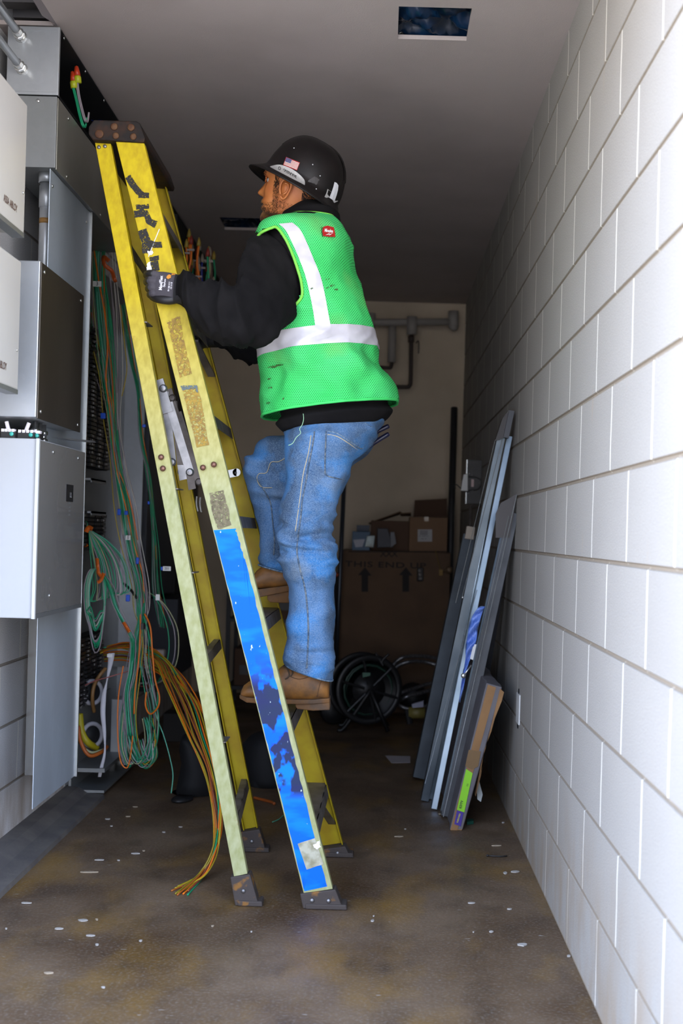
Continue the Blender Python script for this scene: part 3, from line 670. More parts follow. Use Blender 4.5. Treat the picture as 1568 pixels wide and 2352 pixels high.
def vt(pts, w_, mat, nm, off=.003, nn=5, par=None, B=None):
    P = []
    for p in catmull([(a, b, 0) for a, b in pts], nn):
        q = cast(p.x, p.y, B or VB, off)
        if q is not None: P.append(q)
    return MB().tube(P, w_, 6).build(nm, mat, par or vest, True)
vt([(590,545),(600,534),(622,524),(636,523),(655,548),(672,585),(684,620),(692,650),(693,680),(678,700),(655,716),(636,734),(618,752),(599,769)], .0045, EDG, 'armhole_binding')
low = vr[-1]; c = sum(low, Vector())/n
MB().tube([p + (p-c).normalized()*.0005 for p in low] + [low[0]], .0045, 6, False).build('hem_binding', EDG2, vest, True)
top = vr[1]; MB().tube(list(top) + [top[0]], .0035, 6, False).build('neck_binding', EDG, vest, True)
# red maker's tab at the neck, with its script and flash
RED = M('tab_red', (.42,.012,.012), .5); WT = M('tab_white', (.8,.74,.7), .5)
tab = drape_poly([[(742,521),(752,518),(766,522)], [(740,532),(754,531),(769,533)], [(742,542),(756,544),(770,544)]], VB, .006).build('maker_tab', RED, vest, True)
text_px('Milwaukee', 755, 530, 5.6, .6, 1.2, -11, VB, .0075, .02, .8).build('lettering', WT, tab)
blob([(747,540),(757,535),(756,538),(766,535),(755,541),(757,538)], WT, 'flash_mark', off=.0075, amp=.1, B=VB, par=tab)
tl = vt([(739,522),(739,533),(741,544)], .001, BLKP, 'tab_border', .006, par=tab)
# loose threads
P = [at(x, y, 3.41) for x, y in ((696,950),(697,962),(694,975),(688,985),(690,995),(680,1005),(672,1018),(662,1023))]
MB().tube(catmull(P, 5), .0009, 5).build('loose_thread', M('green_thread', (.35,.6,.35), .8), vest, True)
for i, (x, y, w_) in enumerate(((752,640,5),(752,660,4),(763,655,6),(772,664,5),(716,662,3),(625,842,14),(640,838,12),(618,870,4),(621,890,5),(616,925,5),(650,915,3),(735,930,4))):
    blob([(x-w_,y+1),(x,y-2),(x+w_,y-1),(x+w_*.5,y+2),(x-w_*.6,y+3)], M('grease_smear', (.05,.12,.025), .8, alpha=(220,.42,.5)), 'grease_mark', off=.0045, amp=.8, seed=i, B=VB, par=vest)

# --- body: head and neck, one surface
HC = at(675, 433, 3.62); yaw = math.radians(9); pit = math.radians(9)
fx = Vector((-math.cos(yaw)*math.cos(pit), math.sin(yaw)*math.cos(pit), math.sin(pit))); fy = Vector((-math.sin(yaw), -math.cos(yaw), 0)).normalized(); fz = fx.cross(fy).normalized()
if fz.z < 0: fz = -fz
HR0 = Matrix.Rotation(math.radians(9), 3, fx); fz = min((HR0 @ fz, HR0.inverted() @ fz), key=lambda v: v.y); fy = fz.cross(fx).normalized(); fy = fy if fy.y < 0 else -fy
def interp(tab, z):
    tab = sorted(tab)
    if z <= tab[0][0]: return tab[0][1]
    for (a, fa), (b_, fb) in zip(tab, tab[1:]):
        if z <= b_:
            t = (z-a)/(b_-a); t = t*t*(3-2*t) if False else t; return fa + (fb-fa)*t
    return tab[-1][1]
XFt = [(.118,.0),(.112,.03),(.098,.056),(.08,.075),(.06,.087),(.045,.092),(.033,.0945),(.026,.0945),(.016,.0865),(.008,.0855),(0,.086),(-.012,.087),(-.024,.088),(-.034,.0875),(-.042,.0885),(-.050,.0925),(-.056,.0925),(-.0605,.0875),(-.065,.0905),(-.072,.0900),(-.080,.083),(-.088,.0855),(-.096,.0885),(-.104,.086),(-.112,.076),(-.118,.05),(-.122,.02)]
XBt = [(.118,-.02),(.11,-.05),(.09,-.082),(.06,-.100),(.02,-.104),(-.02,-.094),(-.05,-.078),(-.08,-.066),(-.122,-.062)]
Wt = [(.118,.01),(.112,.032),(.1,.05),(.08,.065),(.05,.075),(.02,.0765),(0,.075),(-.03,.070),(-.055,.064),(-.08,.056),(-.1,.046),(-.112,.038),(-.122,.028)]
def nose_amp(z):
    return interp([(.022,0),(.014,.001),(.004,.008),(-.008,.0145),(-.020,.0225),(-.027,.0255),(-.032,.0235),(-.037,.012),(-.041,.002),(-.046,0)], z)
hd = MB(); rings = []; NZ, NT = 90, 96
for k in range(NZ+1):
    z = lerp(-.122, .118, k/NZ); xf, xb, wd = interp(XFt, z), interp(XBt, z), interp(Wt, z); xc = .5*(xf+xb)*.4 - .004; r = []
    for i in range(NT):
        t = 2*math.pi*i/NT; cs, sn = math.cos(t), math.sin(t)
        pw = .80 if cs > 0 else .92
        x = xc + ((xf-xc) if cs > 0 else (xc-xb))*(abs(cs)**pw)*(1 if cs > 0 else -1); y = wd*(abs(sn)**.86)*(1 if sn > 0 else -1)
        if cs > 0:
            sg = interp([(.01,.007),(-.01,.0085),(-.024,.0135),(-.034,.0165),(-.04,.015)], z)
            x += nose_amp(z)*math.exp(-(y/sg)**2)
            x -= .0085*math.exp(-((abs(y)-.032)/.013)**2 - ((z-.012)/.010)**2)          # eye socket
            x += .004*math.exp(-((abs(y)-.028)/.020)**2 - ((z-.031)/.007)**2)           # brow
            x += .003*math.exp(-((abs(y)-.045)/.015)**2 - ((z+.018)/.014)**2)           # cheekbone
            x -= .003*math.exp(-(y/.022)**2 - ((z+.0605)/.0022)**2)                      # mouth line
        y += (1 if y > 0 else -1)*(-.005*math.exp(-((x-.035)/.02)**2 - ((z+.045)/.02)**2))
        r.append(HC + fx*x + fy*y + fz*z)
    rings.append(r)
hd.loft(rings)
# neck
nk = []
for t in (0, .2, .4, .6, .8, 1):
    c = (HC + fx*(-.022) + fz*(-.055)).lerp(at(712, 530, 3.62), t); nk.append([c + Vector((.062*math.cos(a), .06*math.sin(a), 0)) for a in (2*math.pi*i/40 for i in range(40))])
hd.loft(nk)
# trunk under the clothes
hd.loft(spec_rings([(665,515,765,515,3.62,.06),(625,560,780,565,3.62,.12),(615,680,815,690,3.62,.15),(625,820,835,820,3.62,.14),(650,930,870,920,3.62,.13),(690,985,850,975,3.62,.10)], 3, 24))
# ears
def ear(s):
    e0 = HC + fx*(.006) + fy*(s*.0740) + fz*(-.010); mb = MB(); P = []
    rim = [(.011,-.020),(.015,-.004),(.013,.014),(.003,.026),(-.010,.028),(-.019,.018),(-.020,.002),(-.014,-.014),(-.006,-.028),(.003,-.032),(.010,-.026)]
    rim3 = [e0 + fx*a + fz*b + fy*(s*(.006 + .010*max(0, -a*40))) for a, b in rim]
    mb.tube(catmull(rim3, 5), .0036, 8)
    mb.tube(catmull([e0 + fx*a + fz*b + fy*(s*.007) for a, b in ((.002,.014),(-.008,.012),(-.011,0),(-.006,-.012),(.002,-.018))], 5), .003, 8)
    disc = [e0 + fx*a*.9 + fz*b*.9 + fy*(s*.003) for a, b in rim]
    mb.loft([disc, [p + fy*(-s*.012) for p in disc]], cap=True)
    return mb
for s_ in (1, -1): e = ear(s_); hd.add(e.v, e.f)
def skin_mat():
    m = bpy.data.materials.new('skin'); m.use_nodes = True; n, l, b = nodes(m)
    o = n.new('ShaderNodeTexCoord').outputs['Object']
    a = noisefac(n, l, 22, .35, .65, o, 4); c = mixc(n, l, a, (.50,.175,.045), (.44,.13,.035))
    l.new(c, b.inputs['Base Color']); b.inputs['Roughness'].default_value = .55; b.inputs['Subsurface Weight'].default_value = .15; b.inputs['Subsurface Radius'].default_value = (.01,.004,.002); b.inputs['Subsurface Scale'].default_value = .3
    return m
SKIN = skin_mat(); body = hd.build('body', SKIN, per, True)
HB = hd.bvh()
# eyes
for s_ in (1, -1):
    e = HC + fx*.0715 + fy*(s_*.027) + fz*.012
    MB().ball(e, .0100, 14).build('eyeball', M('eye_white', (.6,.57,.52), .25), body, True)
    MB().lathe([(.0055,0),(.0052,.0008),(.001,.0012)], e + fx*.0092, fx, 14).build('iris', M('iris_brown', (.05,.025,.012), .2), body, True)
    lid = MB(); 
    for up_, k in ((1, .0085), (-1, -.006)):
        lid.tube(catmull([HC + fx*(.0835-abs(a)*.35) + fy*(s_*(.031+a)) + fz*(.012 + k*(1-(a/.017)**2)) for a in (-.015,-.008,0,.008,.015)], 4), .0026, 6)
    lid.build('eyelid', SKIN, body, True)
# hair and beard as short strands
def strands(nm, region, count, ln, dirf, mat, seed, rad=.00035, par=None):
    random.seed(seed); mb = MB(); k = 0; tries = 0
    while k < count and tries < count*30:
        tries += 1; z = random.uniform(-.12, .08); th = random.uniform(-math.pi, math.pi)
        d = (fx*math.cos(th) + fy*math.sin(th)).normalized(); o_ = HC + fz*z + fx*(-.004)
        h = HB.ray_cast(o_ + d*.3, -d, .32)
        if h[0] is None: continue
        q = h[0] - HC; lx, ly, lz = q.dot(fx), q.dot(fy), q.dot(fz)
        dens = region(lx, ly, lz)
        if random.random() > dens: continue
        nn = h[1]; 
        if nn.dot(d) < 0: nn = -nn
        gd = dirf(lx, ly, lz); e = (nn*.45 + gd + Vector((random.uniform(-.3,.3),)*3)).normalized()*ln*random.uniform(.6, 1.3)
        s = e.cross(nn).normalized()*rad; b0 = len(mb.v); p = h[0]
        mb.v += [p-s, p+s, p+e*.6+nn*.0008, p+e]; mb.f += [(b0, b0+1, b0+2), (b0, b0+2, b0+3)]; k += 1
    return mb.build(nm, mat, par or body)
def beard_region(x, y, z):
    if z > .012 or x < -.02: return 0
    jaw = 1 if z < -.085 else 0
    side = .9 if (abs(y) > .045 and x < .046 and x > .026 and z < .01) else 0
    cheek = .35 if (z < -.045 - max(0, (x-.03))*.35 and x > .0) else 0
    chin = 1 if (z < -.07 and x > .05) else 0
    mous = .9 if (x > .07 and -.056 < z < -.042 and abs(y) < .03) else 0
    if x < .0 and z < -.05: return .25
    return max(jaw, side*.8, cheek, chin, mous)
strands('beard', beard_region, 9000, .0042, lambda x, y, z: -fz*.9 + fx*.25, M('beard_hair', (.05,.022,.007), .8, col2=(.16,.065,.014), nscale=40), 5)
strands('beard', lambda x, y, z: 1 if (z < -.082 and x > .015) else 0, 3200, .009, lambda x, y, z: -fz + fx*.25, MATS['beard_hair'], 8)
def hair_region(x, y, z):
    if z > -.052 and x < -.045 and z < .075: return 1
    if z > .026 and x < .030 and x > -.05 and abs(y) > .05: return 1
    if z > -.005 and .030 < x < .044 and abs(y) > .045: return .8
    return 0
strands('hair', hair_region, 5200, .014, lambda x, y, z: -fz*.8 - fx*.5, M('dark_hair', (.014,.010,.008), .6), 11, .0008)
strands('eyebrows', lambda x, y, z: 1 if (.025 < z < .036 and .012 < abs(y) < .05 and x > .05) else 0, 500, .006, lambda x, y, z: (fy if y > 0 else -fy) - fz*.1, MATS['dark_hair'], 13, .0006)

# --- hard hat with full brim
hf, hb_ = at(573, 381, 3.62), at(779, 500, 3.62); hcx = (hf+hb_)/2; ux = (hf-hb_).normalized(); half = (hf-hb_).length/2
uz = Vector((0,1,0)).cross(ux).normalized(); uz = uz if uz.z > 0 else -uz
HR = Matrix.Rotation(math.radians(4), 3, ux); uz = min((HR @ uz, HR.inverted() @ uz), key=lambda v: v.y); uy = uz.cross(ux).normalized()
hat = MB(); prof = []
dome_c = hcx + ux*(-.004)
def hatring(rx, ry, h, cx=0.0, nn=72, drop=0.0):
    return [dome_c + ux*(cx + rx*math.cos(t)) + uy*(ry*math.sin(t)) + uz*(h - drop*(1-abs(math.cos(t)))) for t in (2*math.pi*i/nn for i in range(nn))]
RX, RY, H = .125, .108, .140
outer = [(half+.002, .152, -.006, .0), (half+.001, .1525, -.002, .0), (half-.012, .141, .007, 0), (RX+.008, RY+.008, .022, -.006), (RX+.001, RY+.001, .030, -.006)]
rr = [hatring(a, b, h, cx) for a, b, h, cx in outer]
for k in range(1, 15):
    t = math.pi/2*k/14.3; f_ = math.cos(t)**.72; rr.append(hatring(RX*f_, RY*f_, .030 + H*math.sin(t)**1.05, -.006*(1-k/14)+(-.002)))
inner = [hatring(RX-.004, RY-.004, .018, -.006), hatring(half-.012, .139, .0015, 0)]
hat.loft([inner[0], inner[1]] + rr, cap=False); hat.f.append(tuple(range(len(hat.v)-72, len(hat.v))))
# inner shell, so the hat is hollow
rr2 = [hatring(RX-.004, RY-.004, .012, -.006)]
for k in range(1, 10):
    t = math.pi/2*k/9.3; f_ = math.cos(t)**.72; rr2.append(hatring((RX-.005)*f_, (RY-.005)*f_, .014 + (H)*math.sin(t), -.006))
hat.loft(rr2, cap=False)
HATM = M('hat_black', (.0045,.0035,.0035), .42, col2=(.011,.008,.0075), nscale=14, bump=.0002, bscale=60, spec=.3)
hato = hat.build('hard_hat', HATM, per, True); hato['label'] = 'black full brim hard hat'
KB = hat.bvh()
# central ridge
rg = MB(); P = []
for k in range(5, 24):
    t = math.pi*k/28; f_ = (1 if math.cos(t) >= 0 else -1)*abs(math.cos(t))**.72
    P.append(dome_c + ux*(RX*f_ - .006) + uz*(.0295 + H*math.sin(t)**1.05))
rg.loft([[p + uy*s + (uz*.6 + (p-dome_c).normalized()*.4)*h for s, h in ((-.022,-.002),(-.014,.0035),(.014,.0035),(.022,-.002))] for p in P], cap=False, closed=False)
rg.build('ridge', HATM, hato, True)
SIL2 = M('hat_silver', (.46,.45,.43), .5, col2=(.38,.37,.355), nscale=300)
crs = drape_poly(strip_rows([(620,382),(640,378),(662,384),(682,396),(698,412),(700,424)], [(621,384),(636,392),(655,402),(672,411),(688,419),(699,425)], 6, 4), KB, .002).build('brim_decal', SIL2, hato, True)
text_px('GREENDEVIL', 665.5, 398.5, 6.0, 3.3, 2.9, -7.6, KB, .0035, .02, .92).build('lettering', M('decal_black', (.01,.01,.01), .6), crs)
rgm = MB(); vs = [cast(641.8+3.0*math.cos(t)*.8, 386.5+3.6*math.sin(t), KB, .0036) for t in (2*math.pi*i/16 for i in range(17))]
rgm.tube([v for v in vs if v], .0008, 5); rgm.build('round_mark', MATS['decal_black'], crs)
# flag sticker
FA, FB, FD = Vector((657.5,361.5)), Vector((687.5,373.5)), Vector((651,378.5))   # corners: canton, fly, lower hoist
def fp(a, b): q = FA + (FB-FA)*a + (FD-FA)*b; return (q.x, q.y)
def fquad(a0, b0, a1, b1, off, mb):
    rows = [[fp(lerp(a0, a1, i/4), lerp(b0, b1, j/2)) for i in range(5)] for j in range(3)]; g = drape_poly(rows, KB, off); mb.add(g.v, g.f)
fl = MB(); fquad(-.03, -.04, 1.03, 1.04, .002, fl); flo = fl.build('flag_sticker', M('flag_red', (.36,.02,.02), .5), hato)
fw = MB()
for k in range(6): fquad(0, (2*k+1)/13, 1, (2*k+2)/13, .003, fw)
fw.build('white_stripes', M('flag_white', (.72,.68,.62), .5), flo)
fb = MB(); fquad(0, 0, .42, 7/13, .0038, fb); fb.build('blue_canton', M('flag_blue', (.02,.03,.14), .5), flo)
fs = MB()
for a in range(5):
    for b_ in range(4):
        fquad(.04+a*.078, .04+b_*.13, .065+a*.078, .08+b_*.13, .0044, fs)
fs.build('stars', MATS['flag_white'], flo)['kind'] = 'stuff'
# reflective tapes at the back of the hat
REF = M('white_reflective', (.62,.62,.64), .35)
drape_poly([[(752,434),(765,444)], [(749,444),(776,462)], [(745,452),(768,466)]], KB, .002).build('reflective_tape', M('clear_tape', (.42,.41,.39), .4), hato)
drape_poly([[(768,418),(773,420),(777,426)], [(765,430),(770,432),(776,436)], [(761,442),(767,445),(773,448)], [(756,454),(762,458),(768,462)]], KB, .0035).build('reflective_tape', REF, hato)
blob([(706,416),(722,405),(734,412),(726,424),(716,420)], M('hat_mark', (.03,.025,.024), .5), 'scuff', off=.0018, B=KB, par=hato)
for x, y in ((735,404),(718,378),(675,340),(726,434)): MB().ball(cast(x, y, KB, .0005), .0018, 8).build('speck', REF, hato)
# --- boots
def boot(spec, Y, solespec, hsp, heel, nm, tx=0):
    rr = []
    for x, top_, bot, b in spec:
        T = at(x, top_, Y + (x-heel[0])*tx); B = at(x, bot, Y + (x-heel[0])*tx); c = (T+B)/2; h = (T-B)/2; r = []
        for k in range(28):
            t = 2*math.pi*k/28; cs, sn = math.cos(t), math.sin(t)
            zz = sn; ww = abs(cs)**.7*(1 if cs > 0 else -1)*(1 - .28*max(0, zz))
            r.append(c + h*(abs(zz)**.85*(1 if zz > 0 else -1)) + Vector((0, b*ww, 0)))
        rr.append(r)
    mb = MB(); mb.loft(rr); o = mb.build(nm, BOOT, per, True)
    sm = MB(); rs_ = []
    for x, y0, y1, b in solespec:
        T = at(x, y0, Y+(x-heel[0])*tx); B = at(x, y1, Y+(x-heel[0])*tx); rs_.append([T+Vector((0,-b,0)), T+Vector((0,b,0)), B+Vector((0,b*.97,0)), B+Vector((0,-b*.97,0))])
    sm.loft(rs_); s = sm.build('sole', SOLE, o, bevel=.003)
    hm = MB(); hm.loft([[at(x, a, Y+(x-heel[0])*tx)+Vector((0,sg*.034,0)) for sg, a in ((-1,y0),(1,y0),(1,y1),(-1,y1))] for x, y0, y1 in hsp]); hm.build('heel', SOLE, o, bevel=.003)
    return o, mb
Yn_ = 3.525
bo, bmb = boot([(756,1560,1604,.022),(752,1548,1606,.033),(740,1535,1607,.038),(720,1524,1608,.040),(700,1516,1608,.040),(680,1514,1608,.040),(660,1520,1607,.041),(645,1532,1606,.043),(628,1548,1604,.046),(608,1558,1603,.048),(590,1561,1602,.049),(572,1565,1601,.047),(560,1574,1600,.038),(554,1586,1598,.020)], Yn_,
    [(758,1600,1611,.036),(720,1603,1613,.042),(680,1603,1613,.044),(640,1601,1612,.047),(600,1599,1611,.051),(570,1597,1609,.047),(552,1593,1602,.026)], [(758,1609,1627),(720,1611,1629),(684,1611,1625),(680,1611,1618)], (757,1600), 'work_boot')
BB = bmb.bvh()
for pts in ([(655,1522),(664,1530),(672,1544),(668,1553)], [(650,1528),(660,1537),(664,1552),(655,1560)]):
    vt(pts, .0022, M('boot_lace', (.05,.03,.015), .8), 'lace', .002, par=bo, B=BB)
vt([(665,1553),(685,1560),(705,1556),(725,1548)], .0012, SOLE, 'stitching', .001, par=bo, B=BB); vt([(748,1556),(735,1570),(728,1600)], .0012, SOLE, 'stitching', .001, par=bo, B=BB)
vt([(640,1540),(636,1560),(640,1580),(636,1600)], .0012, SOLE, 'stitching', .001, par=bo, B=BB)
bo2, _ = boot([(690,1306,1342,.03),(670,1300,1346,.038),(650,1294,1350,.040),(630,1290,1351,.040),(612,1294,1351,.042),(600,1302,1352,.045),(590,1310,1353,.046),(583,1320,1354,.044),(578,1330,1355,.036),(575,1342,1354,.018)], 3.74,
    [(700,1340,1352,.036),(660,1344,1358,.042),(620,1349,1366,.046),(590,1353,1372,.046),(575,1352,1366,.026)], [(702,1350,1376),(660,1356,1384),(622,1362,1382),(616,1364,1376)], (690,1340), 'work_boot')
# --- near glove on the rail
gv = MB(); YG = 3.352
gv.loft(spec_rings([(421,636,417,694,3.348,.026),(412,632,408,694,YG,.026),(398,628,394,693,YG,.021),(382,625,378,690,YG+.002,.018),(368,624,362,686,YG+.004,.015),(358,626,354,682,YG+.006,.011)], 5, 30))
def finger(pts, r0, r1, mb):
    P = catmull([at(x, y, Y) for x, y, Y in pts], 6); mb.tube(P, [lerp(r0, r1, i/(len(P)-1)) for i in range(len(P))], 12); mb.ball(P[-1], r1*.98, 10); mb.ball(P[0], r0*.98, 10)
FING = [[(368,634,3.358),(352,629,3.352),(341,629,3.362),(337,631,3.385),(340,634,3.408),(348,636,3.420)], [(364,646,3.36),(350,645,3.353),(341,646,3.363),(337,648,3.386),(341,650,3.408),(350,652,3.42)],
        [(362,660,3.36),(351,660,3.354),(344,661,3.364),(341,663,3.386),(345,665,3.407),(353,666,3.418)], [(362,674,3.362),(353,674,3.356),(347,675,3.366),(345,677,3.386),(349,679,3.405),(356,680,3.415)]]
for i, f_ in enumerate(FING): finger(f_, .0112-(i==3)*.001, .0092-(i==3)*.001, gv)
glove = gv.build('work_glove', M('glove_grey', (.055,.048,.056), .8, bump=.0004, bscale=500), per, True)
rm = glove.modifiers.new('knit', 'REMESH'); rm.mode = 'VOXEL'; rm.voxel_size = .0022; rm.use_smooth_shade = True
sm_ = glove.modifiers.new('smooth', 'SMOOTH'); sm_.iterations = 4
GBK = M('glove_coating', (.010,.009,.010), .5)
ct = MB()
for i, f_ in enumerate(FING):
    P = catmull([at(x, y, Y) for x, y, Y in f_], 6); k0 = 6 if i == 0 else 9
    ct.tube([p for p in P[k0:]], [lerp(.0112, .0092, (k0+j)/(len(P)-1)) + .0006 for j in range(len(P)-k0)], 12); ct.ball(P[-1], .0098, 10)
cto = ct.build('palm_coating', GBK, glove, True)
th = MB(); finger([(404,686,3.352),(388,689,3.348),(372,688,3.35),(358,685,3.362),(350,682,3.378)], .0145, .0105, th)
th.loft(spec_rings([(416,676,414,697,3.355,.022),(398,681,396,697,3.357,.020),(380,683,378,696,3.36,.017)], 4, 20)); th.build('thumb', GBK, glove, True)
MB().loft(spec_rings([(424,633,419,698,3.345,.034),(415,632,410,697,3.348,.032),(405,631,400,696,3.35,.030)], 4, 30)).build('knit_cuff', M('cuff_black', (.008,.007,.008), .9, bump=.0006, bscale=300), glove, True)
GB = gv.bvh(); GW = M('glove_print', (.7,.68,.7), .7)
text_px('MaxiFlex', 369.5, 650, .6, -9.2, -10.2, -.8, GB, .0028, .03, 1.0).build('lettering', GW, glove)
text_px('Ultimate', 378, 650, .5, -5.4, -6, -.5, GB, .003, .02).build('lettering', GW, glove)
text_px('EN 388 4131', 388, 658, .5, -4.2, -5, -.5, GB, .003, .02).build('lettering', GW, glove)
text_px('CE 3118', 393.5, 656, .5, -4.6, -5, -.5, GB, .003, .02).build('lettering', GW, glove)
rr_ = MB(); vs = [cast(374.5+4.2*math.cos(t), 653+4.6*math.sin(t), GB, .003) for t in (2*math.pi*i/20 for i in range(21))]; rr_.tube([v for v in vs if v], .0006, 5); rr_.build('round_mark', GW, glove)
blob([(383,634),(388,630),(393,632),(392,638),(386,641),(382,638)], M('glove_orange', (.6,.24,.03), .7), 'orange_mark', off=.0032, amp=.4, B=GB, par=glove)
stroke([(394,630),(402,629)], 4, MATS['glove_orange'], 'orange_mark', 3, .0032, B=GB, par=glove, amp=.4)
# --- far glove closed on the far front rail
g2 = MB(); g2.loft(spec_rings([(500,764,500,798,3.83,.030),(485,764,484,798,3.835,.028),(468,766,466,800,3.84,.022),(458,768,456,798,3.845,.016)], 4, 20))
for k in range(4):
    y = 769+k*9; finger([(462,y,3.84),(448,y+1,3.83),(440,y+3,3.812),(446,y+4,3.800)], .0105, .009, g2)
finger([(480,764,3.83),(470,758,3.815),(460,757,3.80)], .012, .010, g2)
g2o = g2.build('work_glove', GBK, per, True)
rm = g2o.modifiers.new('knit', 'REMESH'); rm.mode = 'VOXEL'; rm.voxel_size = .0025; rm.use_smooth_shade = True
# --- pliers in the back pocket
pl = thing('pliers', at(860, 1015, 3.72), 'dark blue handled pliers poking out of the worker\'s back jeans pocket', 'pliers')
HND = M('handle_blue', (.010,.010,.035), .3)
for a, b_, c in (((838,1008),(868,990),(893,978)), ((826,1040),(862,1015),(893,996))):
    P = catmull([at(*a, 3.715), at(*b_, 3.70), at(*c, 3.70)], 6); MB().tube(P, [.005]*3+[.0075]*(len(P)-4)+[.006], 12).build('handle', HND, pl, True)
MB().ball(at(828,1040,3.72), .012, 12, 1.6, .6, 1).build('jaw', GALD, pl, True)
mb = MB(); P = [at(858,985,3.74), at(880,968,3.73)]; mb.tube([P[0], P[0].lerp(P[1], .5), P[1]], [.006,.007,.005], 10)
mb.build('screwdriver_handle', M('tool_orange', (.5,.13,.01), .4), None, True, 'orange tool handle tip showing above the pliers in the jeans pocket', 'tool')
# ------------------------------------------------------------------ electrical gear on the left wall
def galv(name, base, rough, metal=.75, spang=.5, dark=None):
    m = bpy.data.materials.new(name); m.use_nodes = True; n, l, b = nodes(m); o = n.new('ShaderNodeTexCoord').outputs['Object']
    v = n.new('ShaderNodeTexVoronoi'); v.inputs['Scale'].default_value = 55; l.new(o, v.inputs['Vector'])
    f = math_n(n, l, 'MULTIPLY', v.outputs['Color'], spang*.4); c = mixc(n, l, f, tuple(base), tuple(x*.72 for x in base))
    a = noisefac(n, l, 4, .4, .7, o, 5, (1,1,.4)); c = mixc(n, l, math_n(n, l, 'MULTIPLY', a, .5), c, dark or tuple(x*.6 for x in base))
    l.new(c, b.inputs['Base Color']); b.inputs['Metallic'].default_value = metal; b.inputs['Roughness'].default_value = rough; return m
GV = galv('galvanised', (.50,.52,.54), .42); GVD = galv('galvanised_dull', (.30,.31,.31), .5)
DRK = galv('smeared_steel', (.105,.09,.075), .36, .7, .2, (.03,.026,.022)); SHN = galv('polished_cover', (.40,.39,.35), .30, .6, .2, (.24,.23,.16))
WHT = M('white_enamel', (.50,.48,.445), .35, col2=(.47,.45,.42), nscale=3); GRE = M('grey_enamel', (.19,.185,.175), .22, .0, coat=.6, col2=(.17,.165,.155), nscale=3)
WHB = M('cool_white_enamel', (.40,.41,.42), .4); INK = M('ink', (.015,.014,.014), .5); BLKI = M('dark_inside', (.004,.004,.005), .7)
SCR = M('screw_zinc', (.62,.62,.60), .25, .9)
def screws(pts, mb=None):
    mb = mb or MB()
    for p, ax in pts: mb.lathe([(.006,0),(.0055,.002),(.0015,.003)], p, ax, 10)
    return mb
def screw_parts(pts, par):
    for p, ax in pts: MB().lathe([(.006,0),(.0055,.002),(.0015,.003)], p, ax, 10).build('screw', SCR, par, True)
def shell(name, X0, X1, Y0, Y1, Z0, Z1, mat, label, cat, group=None, bevel=.002):
    root = thing(name, ((X0+X1)/2, (Y0+Y1)/2, Z0), label, cat, group); MB().box(X0, X1, Y0, Y1, Z0, Z1).build('body', mat, root, bevel=bevel); return root
GX = -1.005
# wireway open towards the room: back, top, bottom, end plate, black inside
ww = thing('wireway', (-1.08, 4.2, 2.355), 'open galvanised wireway under the ceiling, its black inside showing', 'wire trough')
wb = MB(); z0, z1_ = 2.357, 2.562
wb.box(GX-.155, GX-.150, 3.54, 5.6, z0, z1_); wb.box(GX-.155, GX, 3.54, 5.6, z1_-.003, z1_); wb.box(GX-.155, GX, 3.54, 5.6, z0, z0+.003)
wb.build('trough', BLKI, ww)
MB().box(GX-.155, GX+.001, 3.535, 3.54, z0, z1_).build('end_plate', GV, ww, bevel=.0015)
MB().box(GX-.002, GX+.001, 3.54, 3.548, z0, z1_).box(GX-.150, GX-.004, 3.533, 3.535, z1_-.014, z1_-.010).box(GX-.150, GX-.004, 3.533, 3.535, z0+.008, z0+.011).build('flange', GV, ww)
screw_parts([((GX-.004, y, z1_+.002-.008), (1,0,0)) for y in (3.60, 3.86, 4.12, 4.38)], ww)
w2 = thing('wireway', (-1.08, 4.0, 2.14), 'closed lower wireway with a polished reflective cover beside the ladder top', 'wire trough')
wb = MB().box(GX-.155, GX-.003, 3.54, 4.62, 2.14, 2.355); wb.build('trough', GVD, w2, bevel=.0015)
MB().box(GX-.003, GX, 3.545, 4.62, 2.136, 2.352).build('cover', SHN, w2, bevel=.001)
screw_parts([((GX, y, z), (1,0,0)) for y in (3.66, 4.1, 4.5) for z in (2.15, 2.33)] + [((GX-.06, 3.54, 2.34), (0,-1,0))], w2)
